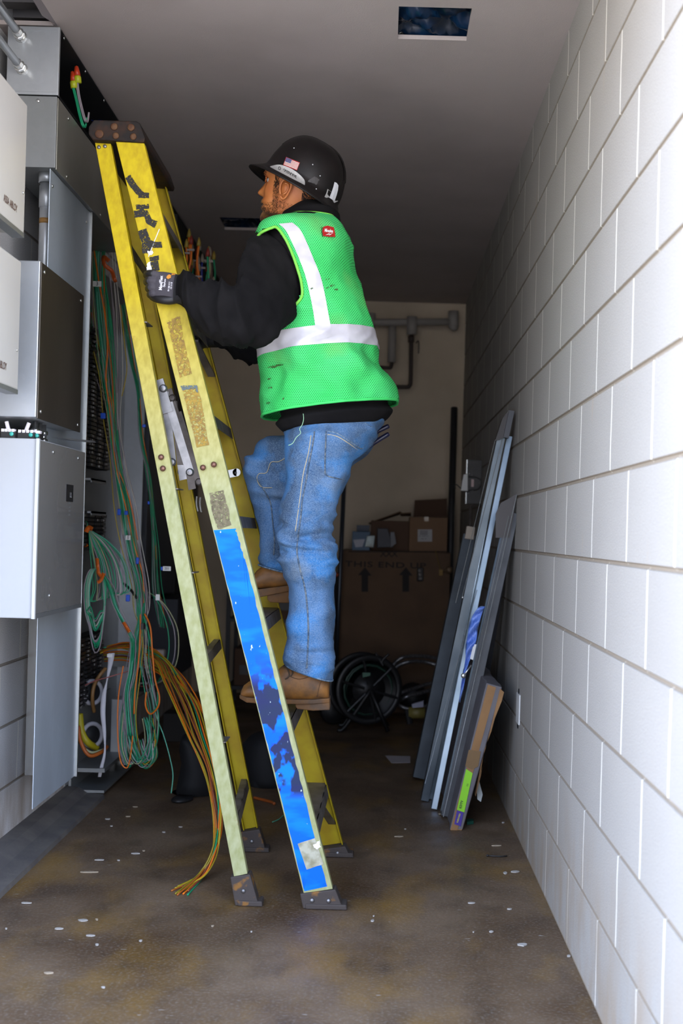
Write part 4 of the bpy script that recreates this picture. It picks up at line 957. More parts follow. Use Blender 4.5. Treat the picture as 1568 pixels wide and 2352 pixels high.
# red and yellow wire connectors with their green and grey wires, hanging out of the open wireway
def wire(pts, mat, r=.0016, label=None, group=None, name='wire', sub=7, n=6, cat='wire', parent=None):
    P = catmull([at(*p) if len(p) == 3 else p for p in pts], sub)
    return MB().tube(P, r*1.3, n).build(name, mat, parent, True, label, cat if label else None, group)
WG = M('wire_green', (.008,.27,.12), .4); WO = M('wire_orange', (.70,.16,.008), .4); WGY = M('wire_grey', (.27,.23,.25), .45); WW = M('wire_white', (.50,.47,.42), .45); WY = M('wire_yellow', (.42,.30,.015), .45)
WB_ = M('wire_brown', (.11,.055,.04), .5); WBK = M('wire_black', (.012,.010,.010), .45); WT_ = M('wire_teal', (.10,.42,.28), .4); WCR = M('wire_cream', (.36,.36,.20), .5); WBL = M('wire_blue', (.01,.03,.28), .4)
for px, py, cl, lb in ((173,190,WG,'red and yellow wire nut with green wires below the ceiling, left one of the pair'), (178,178,WGY,'red and yellow wire nut with grey wires below the ceiling, higher one of the pair')):
    Y = 3.78; c = at(px-4 if cl is WG else px, py, Y); ax = (at(px, py-20, Y)-at(px+2, py, Y)).normalized()
    root = thing('wire_nut', c, lb, 'wire connector')
    MB().lathe([(.011,-.018),(.0115,.0),(.010,.004)], c, ax, 14).build('skirt', M('nut_yellow', (.45,.48,.02), .4), root, True)
    MB().lathe([(.010,.004),(.009,.02),(.006,.035),(.001,.038)], c, ax, 14).build('cap', M('nut_red', (.50,.04,.01), .4), root, True)
    for k in range(2):
        q = 3*k; wire([(px-3+q-(4 if cl is WG else 0),py+8,Y),(px+q+1,py+40,Y),(px+9+q,py+75,Y),(px+16+q,py+98,Y),(px+22+q*.5,py+101,Y+.02),(px+26,py+80,Y+.02)], cl, .0022, name='lead', parent=root)
for i, (a, b_) in enumerate((((195,262),(214,272)),((222,258),(232,276)),((243,250),(254,274)))):
    wire([(a[0],a[1],4.4),((a[0]+b_[0])/2+3,(a[1]+b_[1])/2,4.36),(b_[0],b_[1],4.33)], WBL, .008, 'thick dark blue cable inside the open wireway by the ladder cap', 'blue cables in the wireway', 'cable')
# conduits into the wireway end
for i, (px, py) in enumerate(((48,84), (50,158))):
    e = at(px, py, 3.535); root = thing('conduit', e, ('upper galvanised conduit running into the wireway end', 'lower galvanised conduit running into the wireway end')[i], 'conduit', None)
    MB().tube([e + Vector((0,-1.6,0)), e + Vector((0,-.05,0))], .0115, 14).build('pipe', GV, root, True)
    MB().lathe([(.0145,0),(.0145,.016),(.0175,.017),(.0175,.026),(.0145,.027),(.0145,.048),(.012,.05)], e, (0,-1,0), 8).build('connector', SCR, root)
    MB().lathe([(.019,0),(.018,.005),(.012,.006)], e, (0,-1,0), 12).build('lock_nut', SCR, root)
# vertical pipe down from the lower wireway
c = at(109, 345, 3.60); root = thing('conduit', (c.x, 3.60, 1.76), 'upright steel conduit with a brown tape ring left of the ladder top', 'conduit')
MB().tube([(c.x, 3.60, 1.70), (c.x, 3.60, 2.14)], .0185, 20).build('pipe', GV, root, True)
MB().lathe([(.020,0),(.020,-.03),(.0235,-.031),(.0235,0)], (c.x, 3.60, 2.14), (0,0,1), 20).lathe([(.021,-.05),(.021,-.115),(.0185,-.116)], (c.x,3.6,2.15), (0,0,1), 20).build('connector', GV, root, True)
MB().lathe([(.0193,0),(.0193,.016)], (c.x, 3.60, at(110,515,3.6).z), (0,0,1), 20).build('tape_ring', M('brown_tape', (.26,.13,.03), .5), root, True)
# near white boxes with the maker's name
bx = -.95
def white_box(z0, z1, ye, name_py, label, lx):
    root = thing('control_box', (-1.07, ye-.25, z0), label, 'electrical box', 'white control boxes')
    mb = MB(); mb.box(XL, bx, ye-.62, ye, z0, z1); mb.build('body', WHT, root, bevel=.004)
    MB().box(bx-.03, bx+.0012, ye-.62, ye-.004, z0-.012, z0).build('lower_lip', GVD, root)
    text_plane('ASSA ABLOY', (bx+.0015, ye-lx, z0+.045), (0, .019, 0), (0, 0, .026), .012).build('lettering', M('ink_brown', (.10,.045,.035), .5), root)
    MB().lathe([(.0035,0),(.003,.003),(.001,.004)], (bx, ye-.022, lerp(z0, z1, .30)), (1,0,0), 10).build('screw', SCR, root, True)
    text_plane('|||', (bx+.0015, ye-.30, lerp(z0, z1, .72)), (0, .02, 0), (0, 0, .03), .0).build('small_print', INK, root)
    return root
A1 = at(66, 240, 3.07); white_box(1.823, 2.158, 3.07, 485, 'upper white control box on the left edge, above its twin', .12)
white_box(1.413, 1.746, 3.055, 870, 'lower white control box on the left edge, above the terminal strips', .155)
# steel box nipple between the white boxes
root = thing('conduit', (-1.03, 2.95, 1.746), 'short steel nipple joining the two white control boxes', 'conduit')
MB().tube([(-1.01, 2.99, 1.746), (-1.01, 2.99, 1.81)], .019, 16).build('pipe', GVD, root, True)
# junction box with smeared dark cover
jb = thing('junction_box', (-1.07, 3.46, 1.357), 'galvanised junction box with a smeared dark steel cover', 'electrical box')
MB().box(XL, bx-.004, 3.232, 3.69, 1.36, 1.79).build('body', GV, jb, bevel=.002)
MB().box(bx-.004, bx, 3.236, 3.695, 1.357, 1.787).build('cover', DRK, jb, bevel=.001)
screw_parts([((bx, y, z), (1,0,0)) for y in (3.262, 3.66) for z in (1.378, 1.765)], jb)
# tall flat cover of the wiring trough
tp = thing('trough_cover', (-1.03, 3.76, .207), 'tall flat galvanised cover hung from the lower wireway, left of the wires', 'metal panel')
MB().box(-1.023, -1.02, 3.535, 4.02, .207, 2.136).build('panel', galv('cover_galv', (.50,.56,.62), .5, .45, .3), tp, bevel=.0015)
MB().box(-1.19, -1.012, 4.018, 4.026, .207, 2.136).build('edge_flange', SCR, tp)
screw_parts([((-1.02, y, z), (1,0,0)) for y in (3.56, 3.97) for z in (2.09, 1.02)], tp)
# cabinet
cz0, cz1 = .803, 1.303
cab = thing('electrical_cabinet', (-1.07, 3.5, cz0), 'large grey electrical cabinet with a white end and black rating plate', 'cabinet')
MB().box(XL, bx-.006, 3.262, 3.76, cz0, cz1).build('body', WHB, cab, bevel=.003)
MB().box(bx-.006, bx, 3.257, 3.765, cz0+.012, cz1-.004).build('side_cover', GRE, cab, bevel=.0012)
MB().box(bx-.010, bx+.001, 3.257, 3.765, cz0, cz0+.012).build('lower_rail', GVD, cab)
MB().box(bx-.007, bx+.0018, 3.252, 3.262, cz0, cz1).build('corner_trim', M('trim_white', (.5,.51,.51), .35), cab)
p0, p1 = onx(152,1112,bx), onx(167,1153,bx); lb = MB().box(bx, bx+.001, p0.y, p1.y, p1.z, p0.z).build('rating_plate', INK, cab)
text_plane('UL', (bx+.0015, (p0.y+p1.y)/2+.01, p0.z-.032), (0,.02,0), (0,0,.022), .01).build('print', WHB, lb)
for k in range(4): text_plane('::-::--:', (bx+.0015, (p0.y+p1.y)/2, p0.z-.055-.012*k), (0,.011,0), (0,0,.012)).build('print', WHB, lb)
screw_parts([((bx, y, z), (1,0,0)) for y in (3.40, 3.68) for z in (1.275,)] + [((bx, 3.40, .86), (1,0,0))], cab)
# bracket arm and terminal strips on the cabinet top
MB().slab([onx(118,1004,bx-.03), onx(196,1012,bx-.03), onx(200,1016,bx-.03), onx(140,1010,bx-.03)], (.03,0,0)).build('support_arm', GV, None, False, 'thin steel arm bracing the junction box above the grey cabinet', 'bracket')
for i, (xa, xb) in enumerate(((2, 34), (40, 78), (66, 92))):
    y = 3.275 + .02*i; a = at(xa, 1005, y); b_ = at(xb, 985, y); root = thing('terminal_strip', ((a.x+b_.x)/2, y, cz1), ('terminal strip with white plugs, farthest left on the grey cabinet', 'terminal strip with white plugs and a tilted lever, middle of the cabinet top', 'small terminal strip with green ring terminal at the corner of the cabinet top')[i], 'terminal strip')
    MB().box(a.x, b_.x, y, y+.03, cz1, cz1+.020).build('base', INK, root)
    for k in range(4):
        x = lerp(a.x, b_.x, (k+.5)/4); MB().box(x-.004, x+.004, y-.001, y+.015, cz1+.018, cz1+.026).build('plug', M('plug_white', (.8,.74,.78), .4), root)
    MB().lathe([(.006,0),(.006,.003),(.002,.004)], (b_.x-.008, y-.001, cz1+.012), (0,-1,0), 12).build('ring_terminal', M('terminal_green', (.05,.4,.33), .35), root, True)
    if i < 2:
        m = Vector((lerp(a.x, b_.x, .45), y+.01, cz1+.025)); MB().tube([m, m+Vector((.008 if i else -.006, 0, .022))], .0055, 8).build('lever', MATS['plug_white'], root)
for i, px in enumerate((81, 91, 100)):
    c = at(px, 985, 3.34+.05*i); root = thing('cable_gland', (c.x, c.y, cz1), ('chrome cable gland nearest the cabinet corner', 'middle chrome cable gland under the junction box', 'farthest chrome cable gland under the junction box')[i], 'cable gland')
    MB().lathe([(.010,0),(.013,.004),(.013,.011),(.009,.013),(.009,.022),(.013,.024),(.013,.034),(.008,.036),(.008,.054)], (c.x, c.y, cz1), (0,0,1), 14).build('body', M('chrome_dark', (.35,.35,.35), .15, .95), root, True)
# ---- open wiring bay
back = MB().box(-1.199, -1.192, 4.56, 5.42, .05, 2.13).build('back_plate', GVD, None, False, 'dull galvanised backing plate of the open wiring bay', 'metal panel')
MB().box(-1.2, -1.10, 5.42, 5.432, .10, 1.95).box(-1.2, -1.19, 5.432, 5.60, .1, 1.95).build('divider_flange', galv('bright_flange', (.62,.66,.72), .35), None, False, 'bright upright metal flange behind the wire bundles', 'metal panel', origin=(-1.15,5.5,.1))
MB().box(-1.199, -1.115, 5.62, 6.42, .72, 2.25).build('panel_board', M('slate_enamel', (.075,.085,.105), .5, col2=(.055,.06,.075), nscale=4), None, False, 'slate grey panel board behind the hanging wires', 'electrical panel', bevel=.003)
MB().box(-1.199, -1.12, 6.46, 7.2, .62, 2.2).build('panel_board', M('dark_enamel', (.02,.02,.024), .6), None, False, 'nearly black panel board farthest along the left wall', 'electrical panel', bevel=.003)
def tblock(xa, xb, ya, yb, X, label, rows, seed):
    P0 = onx(xa, ya, X); P1 = onx(xb, yb, X); root = thing('terminal_block', (X-.02, (P0.y+P1.y)/2, P1.z), label, 'terminal block')
    MB().box(-1.192, X-.018, P0.y, P1.y, P1.z, P0.z).build('base', BLKI, root)
    n = int((P0.z-P1.z)/.016); md = MB(); ht = MB(); random.seed(seed)
    for k in range(n):
        z = P1.z + .016*(k+.5)
        for j in range(rows):
            y = lerp(P0.y, P1.y, (j+.5)/rows); w_ = (P1.y-P0.y)/rows*.36
            md.box(X-.018, X-.004+random.uniform(-.004,.003), y-w_, y+w_, z-.0058, z+.0058)
            if random.random() < .75: ht.box(X-.004, X-.002, y-w_*.35, y+w_*.2, z-.0035, z+.0035)
    o = md.build('terminals', M('terminal_black', (.012,.012,.013), .3), root); o['kind'] = 'stuff'
    o = ht.build('contacts', M('contact_tin', (.30,.30,.31), .3, .8), root); o['kind'] = 'stuff'
tblock(196,256,730,1082,-1.13,'tall black terminal block beside the cabinet, upper one',4,1)
tblock(190,246,1172,1262,-1.13,'short black terminal block below the empty backing plate',4,2)
tblock(186,238,1468,1600,-1.13,'low black terminal block behind the looped green wires',4,3)
for i, (xa, ya) in enumerate(((205,1092),(205,1168))):
    P = onx(xa, ya, -1.14); MB().box(-1.192, -1.13, P.y, P.y+.24, P.z-.018, P.z-.010).box(-1.134, -1.13, P.y, P.y+.24, P.z-.026, P.z-.010).build('rail_bracket', GV, None, False, ('upper metal rail bracket between the black terminal blocks', 'lower metal rail bracket between the black terminal blocks')[i], 'bracket')
# fingered wire duct under the lowest block
P0 = onx(186,1600,-1.15); wd = MB(); 
for k in range(9):
    y = 4.60 + k*.030; wd.box(-1.19, -1.145, y, y+.016, .62, P0.z)
wd.build('wire_duct', M('duct_black', (.006,.006,.007), .5), None, False, 'black slotted wire duct below the terminal blocks', 'wire duct')
# bushings with fat cables
for i, (px, py, r) in enumerate(((212,1590,30), (212,1688,30))):
    c = onx(px, py, -1.12); R = r*c.y/F; root = thing('conduit_bushing', (-1.15, c.y, c.z-R), ('upper round grey conduit bushing with orange cable entering', 'lower round grey conduit bushing with a fat yellow cable')[i], 'conduit bushing')
    ax = Vector((.75,-.65,.1)).normalized(); mb = MB(); u = ax.orthogonal().normalized(); w_ = ax.cross(u)
    ring_ = [c + (u*math.cos(t)+w_*math.sin(t))*R*.86 for t in (2*math.pi*k/32 for k in range(33))]
    mb.tube(ring_, R*.17, 10, False); mb.build('rim', M('bushing_grey', (.34,.33,.36), .5), root, True)
    MB().lathe([(R*.8,0),(R*.8,-.06),(.001,-.061)], c, ax, 28).build('throat', BLKI, root, True)
wire([(183,1640,4.66),(188,1680,4.64),(202,1705,4.64),(222,1718,4.70)], M('cable_yellow', (.40,.33,.01), .5), .011, 'fat yellow cable dropping into the lower grey bushing', None, 'cable')
wire([(180,1668,4.62),(186,1705,4.6),(205,1735,4.6),(232,1728,4.64),(246,1715,4.7)], M('cable_orange', (.42,.10,.012), .5), .006, 'orange cable curving under the lower grey bushing', None, 'cable')
wire([(181,1675,4.64),(190,1712,4.62),(210,1728,4.62),(236,1722,4.66)], WCR, .004, 'cream cable curving under the lower grey bushing', None, 'cable')
wire([(243,1535,4.62),(230,1550,4.6),(216,1575,4.6),(212,1605,4.6),(216,1635,4.64)], M('cable_brown', (.20,.10,.03), .5), .006, 'brown cable bending down into the upper grey bushing', None, 'cable')
# white pull tape
mb = MB(); P = catmull([at(*p) for p in ((256,1500,4.66),(252,1530,4.64),(244,1570,4.62),(238,1600,4.62),(236,1640,4.6),(240,1690,4.6),(240,1730,4.6),(232,1765,4.62),(228,1785,4.64))], 6)
L = [p+Vector((-.010*(1-i/len(P)*.6)*abs(math.cos(i*.14))-.002,0,0)) for i, p in enumerate(P)]; R = [p+Vector((.010*(1-i/len(P)*.6)*abs(math.cos(i*.14))+.002,.004,0)) for i, p in enumerate(P)]
mb.loft([[a, b_, b_+Vector((0,.001,0)), a+Vector((0,.001,0))] for a, b_ in zip(L, R)]); mb.build('pull_tape', M('tape_white', (.62,.60,.64), .6), None, True, 'twisted white pull tape hanging past the round bushings', 'tape')
# lower tray, stub pipes, little bright box
MB().box(-1.19, -1.05, 4.60, 5.25, .10, .115).box(-1.19, -1.05, 4.60, 5.25, .02, .03).box(-1.19,-1.18,4.6,5.25,.02,.34).build('bottom_tray', GVD, None, False, 'dented metal tray at the foot of the open wiring bay', 'metal panel', origin=(-1.12,4.9,.02))
P0 = at(256,1606,4.95); P1 = at(292,1738,4.95)
MB().box(P0.x, P1.x, 4.95, 5.06, P1.z, P0.z).build('junction_box', GV, None, False, 'narrow bluish steel box over the stub pipes near the floor', 'electrical box', bevel=.002)
for i, (px, r) in enumerate(((257,.014),(277,.022),(300,.018),(318,.014),(330,.012))):
    Y = 4.98+.14*i; t = at(px, 1740-3*i, Y); MB().lathe([(r,0),(r,t.z-.045),(r*1.18,t.z-.044),(r*1.18,t.z)], (t.x, Y, 0), (0,0,1), 16).build('stub_pipe', GVD, None, True, ('slim dark conduit stub rising from the floor, nearest the wiring bay', 'widest conduit stub rising from the floor behind the slim one', 'third conduit stub from the wiring bay', 'fourth conduit stub along the left wall', 'farthest conduit stub along the left wall')[i], 'conduit', 'stub pipes by the left wall')
# red and white relay and a small control board
P = at(345,1490,5.3); q = at(377,1510,5.3)
rl = thing('relay', (P.x, 5.3, at(345,1535,5.3).z), 'red relay with a white domed top behind the orange cables', 'relay')
MB().box(-1.19, P.x+.01, 5.32, 5.35, at(345,1535,5.3).z, q.z).build('mount', GVD, rl)
MB().box(P.x, q.x, 5.3, 5.36, at(345,1535,5.3).z, q.z).build('base', M('relay_red', (.22,.035,.02), .5), rl, bevel=.003)
MB().box(P.x+.004, q.x-.002, 5.302, 5.355, q.z, at(345,1492,5.3).z).build('dome', M('relay_white', (.5,.44,.42), .4), rl, bevel=.008)
mb = MB(); P0 = at(318,1520,5.5); P1 = at(362,1590,5.5); random.seed(5)
cbx = thing('control_board', (P0.x, 5.5, P1.z), 'small control board with tiny parts under the red relay', 'circuit board')
MB().box(P0.x, P1.x, 5.5, 5.508, P1.z, P0.z).build('board', BLKI, cbx)
for k in range(16):
    x = random.uniform(P0.x, P1.x-.02); z = random.uniform(P1.z, P0.z-.02); s_ = random.uniform(.006, .018)
    MB().box(x, x+s_, 5.485, 5.5, z, z+s_*.8).build('component', random.choice([M('comp_red', (.25,.03,.02), .5), MATS['contact_tin'], MATS['relay_white']]), cbx)

# ---- wires. Each run is a wire of its own.
random.seed(21)
def jit(pts, a, ay=.015, grow=None):
    ox = random.gauss(0, a); out = []
    for i, p in enumerate(pts):
        s = 1 if grow is None else grow[i]
        out.append((p[0]+ox*s+random.gauss(0, a*.25), p[1]+random.gauss(0, a*.4), p[2]+random.uniform(-ay, ay)))
    return out
# 1 main upright bundle, ends in hanging loops near the floor
base1 = [(232,520,4.62),(228,620,4.62),(236,740,4.60),(250,860,4.58),(256,960,4.56),(268,1060,4.56),(285,1160,4.56),(300,1250,4.56),(318,1340,4.56),(322,1400,4.56)]
tails = [[(316,1470,4.56),(306,1560,4.55),(300,1640,4.54),(308,1720,4.53),(322,1752,4.52),(340,1735,4.50),(346,1690,4.50),(338,1650,4.5)],
         [(318,1480,4.56),(304,1560,4.54),(284,1620,4.54),(276,1700,4.54),(288,1752,4.53),(300,1750,4.53)],
         [(326,1450,4.56),(330,1520,4.54),(340,1580,4.52),(350,1640,4.5),(348,1700,4.5),(330,1744,4.5),(316,1700,4.52)],
         [(320,1450,4.56),(300,1540,4.55),(292,1620,4.55),(300,1700,4.54),(330,1762,4.52),(352,1740,4.5),(350,1700,4.5)]]
lab1 = {id(WG): 'thin green wire of the main bundle hanging beside the black terminal blocks', id(WGY): 'thin grey wire of the main bundle hanging beside the terminal blocks', id(WO): 'bright orange wire running down the main bundle beside the terminal blocks',
        id(WW): 'thin white wire of the main bundle beside the terminal blocks', id(WY): 'thin yellow wire of the main bundle beside the terminal blocks', id(WT_): 'pale teal wire of the main bundle beside the terminal blocks', id(WB_): 'brown wire of the main bundle beside the terminal blocks', id(WCR): 'cream wire of the main bundle beside the terminal blocks'}
pal1 = [WG,WGY,WG,WG,WT_,WGY,WCR,WG,WG,WGY,WG,WW,WG,WG,WG,WG,WG,WG,WG,WT_,WT_,WGY,WGY,WGY,WGY,WGY,WW,WW,WY,WCR,WB_,WO,WG,WG,WGY,WT_,WCR,WG,WGY,WG]
for i, m in enumerate(pal1):
    g = [1.3,1.7,2.0,1.5,1.0,1.0,1.2,1.2,1.0,.9]
    wire(jit(base1, 9, .03, g) + jit(tails[i % 4], 6, .03), m, random.choice((.0012,.0014,.0016)), lab1[id(m)], 'wires of the main bundle')
wire([(214,560,4.60),(226,640,4.58),(240,720,4.56),(247,800,4.55),(243,870,4.55),(252,940,4.55),(262,1040,4.55),(272,1100,4.54),(290,1170,4.54),(310,1260,4.54),(328,1320,4.54),(330,1385,4.54)], WO, .0024, 'boldest orange wire in front of the main bundle, curving past the number tag', None)
wire([(272,1080,4.54),(292,1130,4.54),(305,1180,4.54),(316,1240,4.54)], WO, .0018, 'short orange wire joining the main bundle at the blue tags', None)
wire([(276,700,4.60),(286,790,4.56),(291,850,4.55),(280,910,4.55)], WY, .0016, 'yellow wire bowing out to the right of the main bundle', None)
# fan of wires sweeping in from behind the cabinet, upper left
for i in range(12):
    m = [WG,WGY,WY,WG,WO,WT_,WB_,WG,WGY,WG,WCR,WGY][i]
    wire(jit([(208,660+i*14,4.66),(222,760+i*10,4.62),(240,850+i*6,4.58),(254,930,4.56),(262,1010,4.56),(275,1080,4.56)], 3, .02), m, .0014, {id(WG): 'green wire sweeping out from behind the tall cover into the bundle', id(WO): 'orange wire sweeping out from behind the tall cover into the bundle'}.get(id(m), 'pale wire sweeping out from behind the tall cover into the bundle'), 'wires sweeping from behind the tall cover')
# 2 right bundle, behind the rear rail
base2 = [(282,700,4.95),(302,820,4.95),(318,900,4.93),(325,1000,4.92),(340,1090,4.92),(350,1180,4.92),(356,1260,4.92),(360,1350,4.92),(375,1440,4.92)]
for i in range(11):
    m = [WG,WG,WG,WGY,WT_,WB_,WG,WGY,WG,WG,WO][i]
    wire(jit(base2, 7, .04, [1.2,1,.6,.5,.8,1,1.2,1.5,2]), m, .0014, {id(WG): 'green wire of the second bundle between the flange and the ladder', id(WO): 'orange wire of the second bundle between the flange and the ladder'}.get(id(m), 'dull wire of the second bundle between the flange and the ladder'), 'wires of the second bundle')
# 3 fan spreading from the orange tie, then the coil below
for i in range(17):
    m = [WG,WG,WCR,WGY,WG,WT_,WGY,WG,WCR,WG,WG,WGY,WW,WG,WGY,WG,WT_][i]; t = i/16; random.seed(100+i)
    ex, ey = lerp(214, 296, t), lerp(1352, 1330, t)
    wire([(194,1185,4.60),(203,1214,4.56),(lerp(206,246,t),lerp(1255,1242,t),4.54),(lerp(212,280,t)+random.uniform(-3,3),lerp(1300,1282,t),4.53),(ex,ey,4.52),(ex+random.uniform(-8,2),ey+30,4.52),(lerp(235,262,random.random()),1362,4.53)], m, .0017,
         {id(WG): 'green wire fanning out below the uppermost orange tie'}.get(id(m), 'pale wire fanning out below the uppermost orange tie'), 'wires fanning from the orange tie')
for i in range(15):
    m = [WG,WG,WGY,WG,WGY,WG,WT_,WGY,WG,WG,WGY,WG,WGY,WW,WG][i]; random.seed(200+i)
    w_ = random.uniform(.35, 1.0); bot = random.uniform(1420, 1500); x0 = 232+random.uniform(-3,3)
    wire([(x0,1318,4.50),(lerp(225,205,w_),1308,4.49),(lerp(215,190,w_),1345,4.48),(lerp(215,191,w_),1400,4.48),(lerp(218,204,w_),bot-28,4.47),(lerp(222,216,w_),bot,4.46),(lerp(228,232,w_),bot-18,4.45),(lerp(236,242,w_),1400,4.45),(240+random.uniform(-4,4),1345,4.46),(234,1322,4.48)],
         m, .0019, {id(WG): 'green wire coiled below the middle orange tie'}.get(id(m), 'grey wire coiled below the middle orange tie'), 'wires of the hanging coil')
for i in range(8):
    m = [WG,WGY,WG,WGY,WT_,WG,WGY,WG][i]; random.seed(300+i)
    wire(jit([(236,1322,4.50),(252,1350,4.49),(264,1390,4.48),(280,1425,4.48),(296,1455,4.48),(304,1480,4.49),(300,1540,4.5),(290,1600,4.5),(296,1690,4.5)], 3, .01), m, .0017, {id(WG): 'green wire slanting from the coil to the lowest orange tie'}.get(id(m), 'pale wire slanting from the coil to the lowest orange tie'), 'wires slanting to the lowest orange tie')
# 4 big open loops swinging right
for i, (m, dx) in enumerate(((WG,-18),(WGY,-4),(WCR,4))):
    wire([(328,1356,4.75),(350,1366,4.70),(378+dx*.6,1392,4.68),(402+dx,1440,4.66),(406+dx,1490,4.66),(398+dx,1530,4.66),(376+dx*.5,1560,4.68),(352,1575,4.72),(336,1600,4.74)], m, .0018, ('green wire of the wide open loop next to the pale rear rail', 'grey wire of the wide open loop next to the pale rear rail', 'cream wire of the wide open loop, outermost')[i], 'wires of the wide loop')
wire([(133,1408,3.95),(133,1440,3.92),(140,1470,3.95),(160,1490,4.1),(185,1493,4.4),(205,1484,4.48),(224,1470,4.5)], WBK, .003, 'thin black wire looping down under the grey cabinet', None)
wire([(284,1340,4.6),(300,1355,4.58),(314,1374,4.56)], WBK, .004, 'short thick black wire crossing the main bundle', None)
wire([(184,1580,4.6),(215,1565,4.58),(250,1555,4.56),(300,1540,4.56)], M('wire_pink', (.32,.10,.09), .5), .0018, 'pink wire crossing below the terminal blocks', None)
wire([(332,1410,4.5),(345,1440,4.48),(350,1500,4.46),(356,1560,4.44),(366,1600,4.42),(362,1625,4.42),(345,1640,4.44),(334,1620,4.46),(336,1590,4.48)], WO, .0026, 'orange wire dropping to a small loop left of the rear rail', None)
wire([(330,1415,4.5),(345,1470,4.48),(352,1530,4.46),(362,1590,4.44),(360,1622,4.44),(348,1636,4.46)], WG, .0018, 'green wire dropping beside the orange one left of the rear rail', None)
wire([(322,1410,4.54),(322,1450,4.52),(318,1520,4.5),(310,1590,4.5),(308,1640,4.5)], WO, .0024, 'orange wire leaving the black clamp on the main bundle', None)
wire([(283,1530,4.5),(272,1600,4.5),(270,1680,4.5),(276,1745,4.5),(290,1764,4.5),(298,1745,4.5),(305,1690,4.5)], WO, .0020, 'orange wire hanging lowest in a loop over the stub pipes', None)
wire([(345,1560,4.55),(358,1640,4.5),(376,1690,4.48),(390,1740,4.47),(397,1780,4.46),(393,1822,4.45)], WT_, .0017, 'lone teal wire hanging almost to the floor by the black bag', None)
# 5 the thick orange and yellow cables arching over to the floor
random.seed(55)
arc = [(236,1492,4.75),(270,1484,4.72),(310,1486,4.66),(345,1500,4.56),(375,1520,4.44),(400,1560,4.30),(430,1620,4.12),(455,1690,3.95),(480,1760,3.85),(495,1830,3.75),(500,1900,3.68),(490,1960,3.62),(462,2010,3.56),(420,2045,3.52)]
for i in range(14):
    WO_, WY_ = M('cable_dull_orange', (.36,.10,.012), .5), M('cable_dull_yellow', (.27,.20,.012), .5)
    m = [WY,WO,WY_,WO_,M('cable_rust', (.20,.05,.025), .5),WY_,WO_,MATS['cable_rust'],WY,WG,WO,MATS['cable_rust'],WY,WO][i]
    o_ = (i-6.5)/6.5; out = []
    for k, (x, y, Y) in enumerate(arc):
        s = [1,1,1,1.2,1.6,2.6,3.2,2.6,1.8,1.3,1.1,1.0,1.2,1.8][k]; out.append((x+o_*9*s*(1 if k < 10 else .8)+random.gauss(0, 1.5), y-o_*4*(1.6 if k < 4 else .3)+random.gauss(0, 2), Y+random.uniform(-.02,.02)))
    e = out[-1]; z = onz(e[0]+random.uniform(-22,14), min(2062, 2046+random.uniform(-12,10)), .003); P = [at(*p) for p in out[:-1]]
    P = [Vector((p.x, p.y, max(p.z, .004))) for p in P] + [z]
    nm_ = {id(WY): 'yellow', id(WO): 'orange', id(WG): 'green', id(WO_): 'dull orange', id(WY_): 'dull yellow'}.get(id(m), 'rust coloured')
    MB().tube(catmull(P, 8), .0027, 7).build('cable', m, None, True, nm_ + ' cable arching over and trailing onto the floor left of the ladder', 'cable', 'cables trailing onto the floor')
for i in range(5):
    m = [WO,WY,MATS['cable_rust'],WY,WO][i]
    wire(jit([(238,1500+i*5,4.8),(280,1496+i*5,4.76),(325,1504+i*6,4.7),(365,1528+i*5,4.62),(405,1560+i*4,4.55),(440,1600,4.5),(470,1640,4.45)], 2, .01), m, .0026, {id(WO): 'orange cable crossing behind the loops towards the rear rail', id(WY): 'yellow cable crossing behind the loops towards the rear rail'}.get(id(m), 'rust coloured cable crossing behind the loops towards the rear rail'), 'cables crossing behind the loops', 'cable')
# ties, tags and clamps
def ribbon(pts, w_, mat, label, cat, name, Y):
    P = catmull([at(x, y, Y+(.012*(i % 2))) for i, (x, y) in enumerate(pts)], 6); mb = MB(); rr = []
    for i, p in enumerate(P):
        t = (P[min(i+1, len(P)-1)]-P[max(i-1, 0)]).normalized(); s = Vector((t.z, .25, -t.x)).normalized()*w_/2; rr.append([p-s, p+s, p+s+Vector((0,.002,0)), p-s+Vector((0,.002,0))])
    mb.loft(rr); return mb.build(name, mat, None, True, label, cat)
ORT = M('tie_orange', (.55,.11,.008), .45); BT = M('tag_blue', (.005,.07,.50), .4); WTG = M('tag_white', (.6,.6,.58), .5)
ribbon([(250,600),(238,590),(240,608),(256,622),(262,640),(266,648)], .016, M('tie_dark_orange', (.42,.07,.008), .45), 'orange hook and loop strap around the wires beside the rear rail', 'strap', 'cable_strap', 4.50)
ribbon([(197,1222),(204,1212),(212,1216)], .018, ORT, 'uppermost orange tie, where the green wires fan out', 'strap', 'cable_strap', 4.50)
ribbon([(223,1282),(224,1300),(226,1315),(234,1325),(238,1316),(232,1332),(224,1338)], .014, ORT, 'middle orange tie holding the coiled green wires', 'strap', 'cable_strap', 4.42)
ribbon([(283,1429),(290,1440),(297,1452)], .014, ORT, 'lowest orange tie on the slanting wires', 'strap', 'cable_strap', 4.43)
ribbon([(194,1250),(199,1256)], .02, ORT, 'small orange tie half hidden at the cabinet edge', 'strap', 'cable_strap', 4.56)
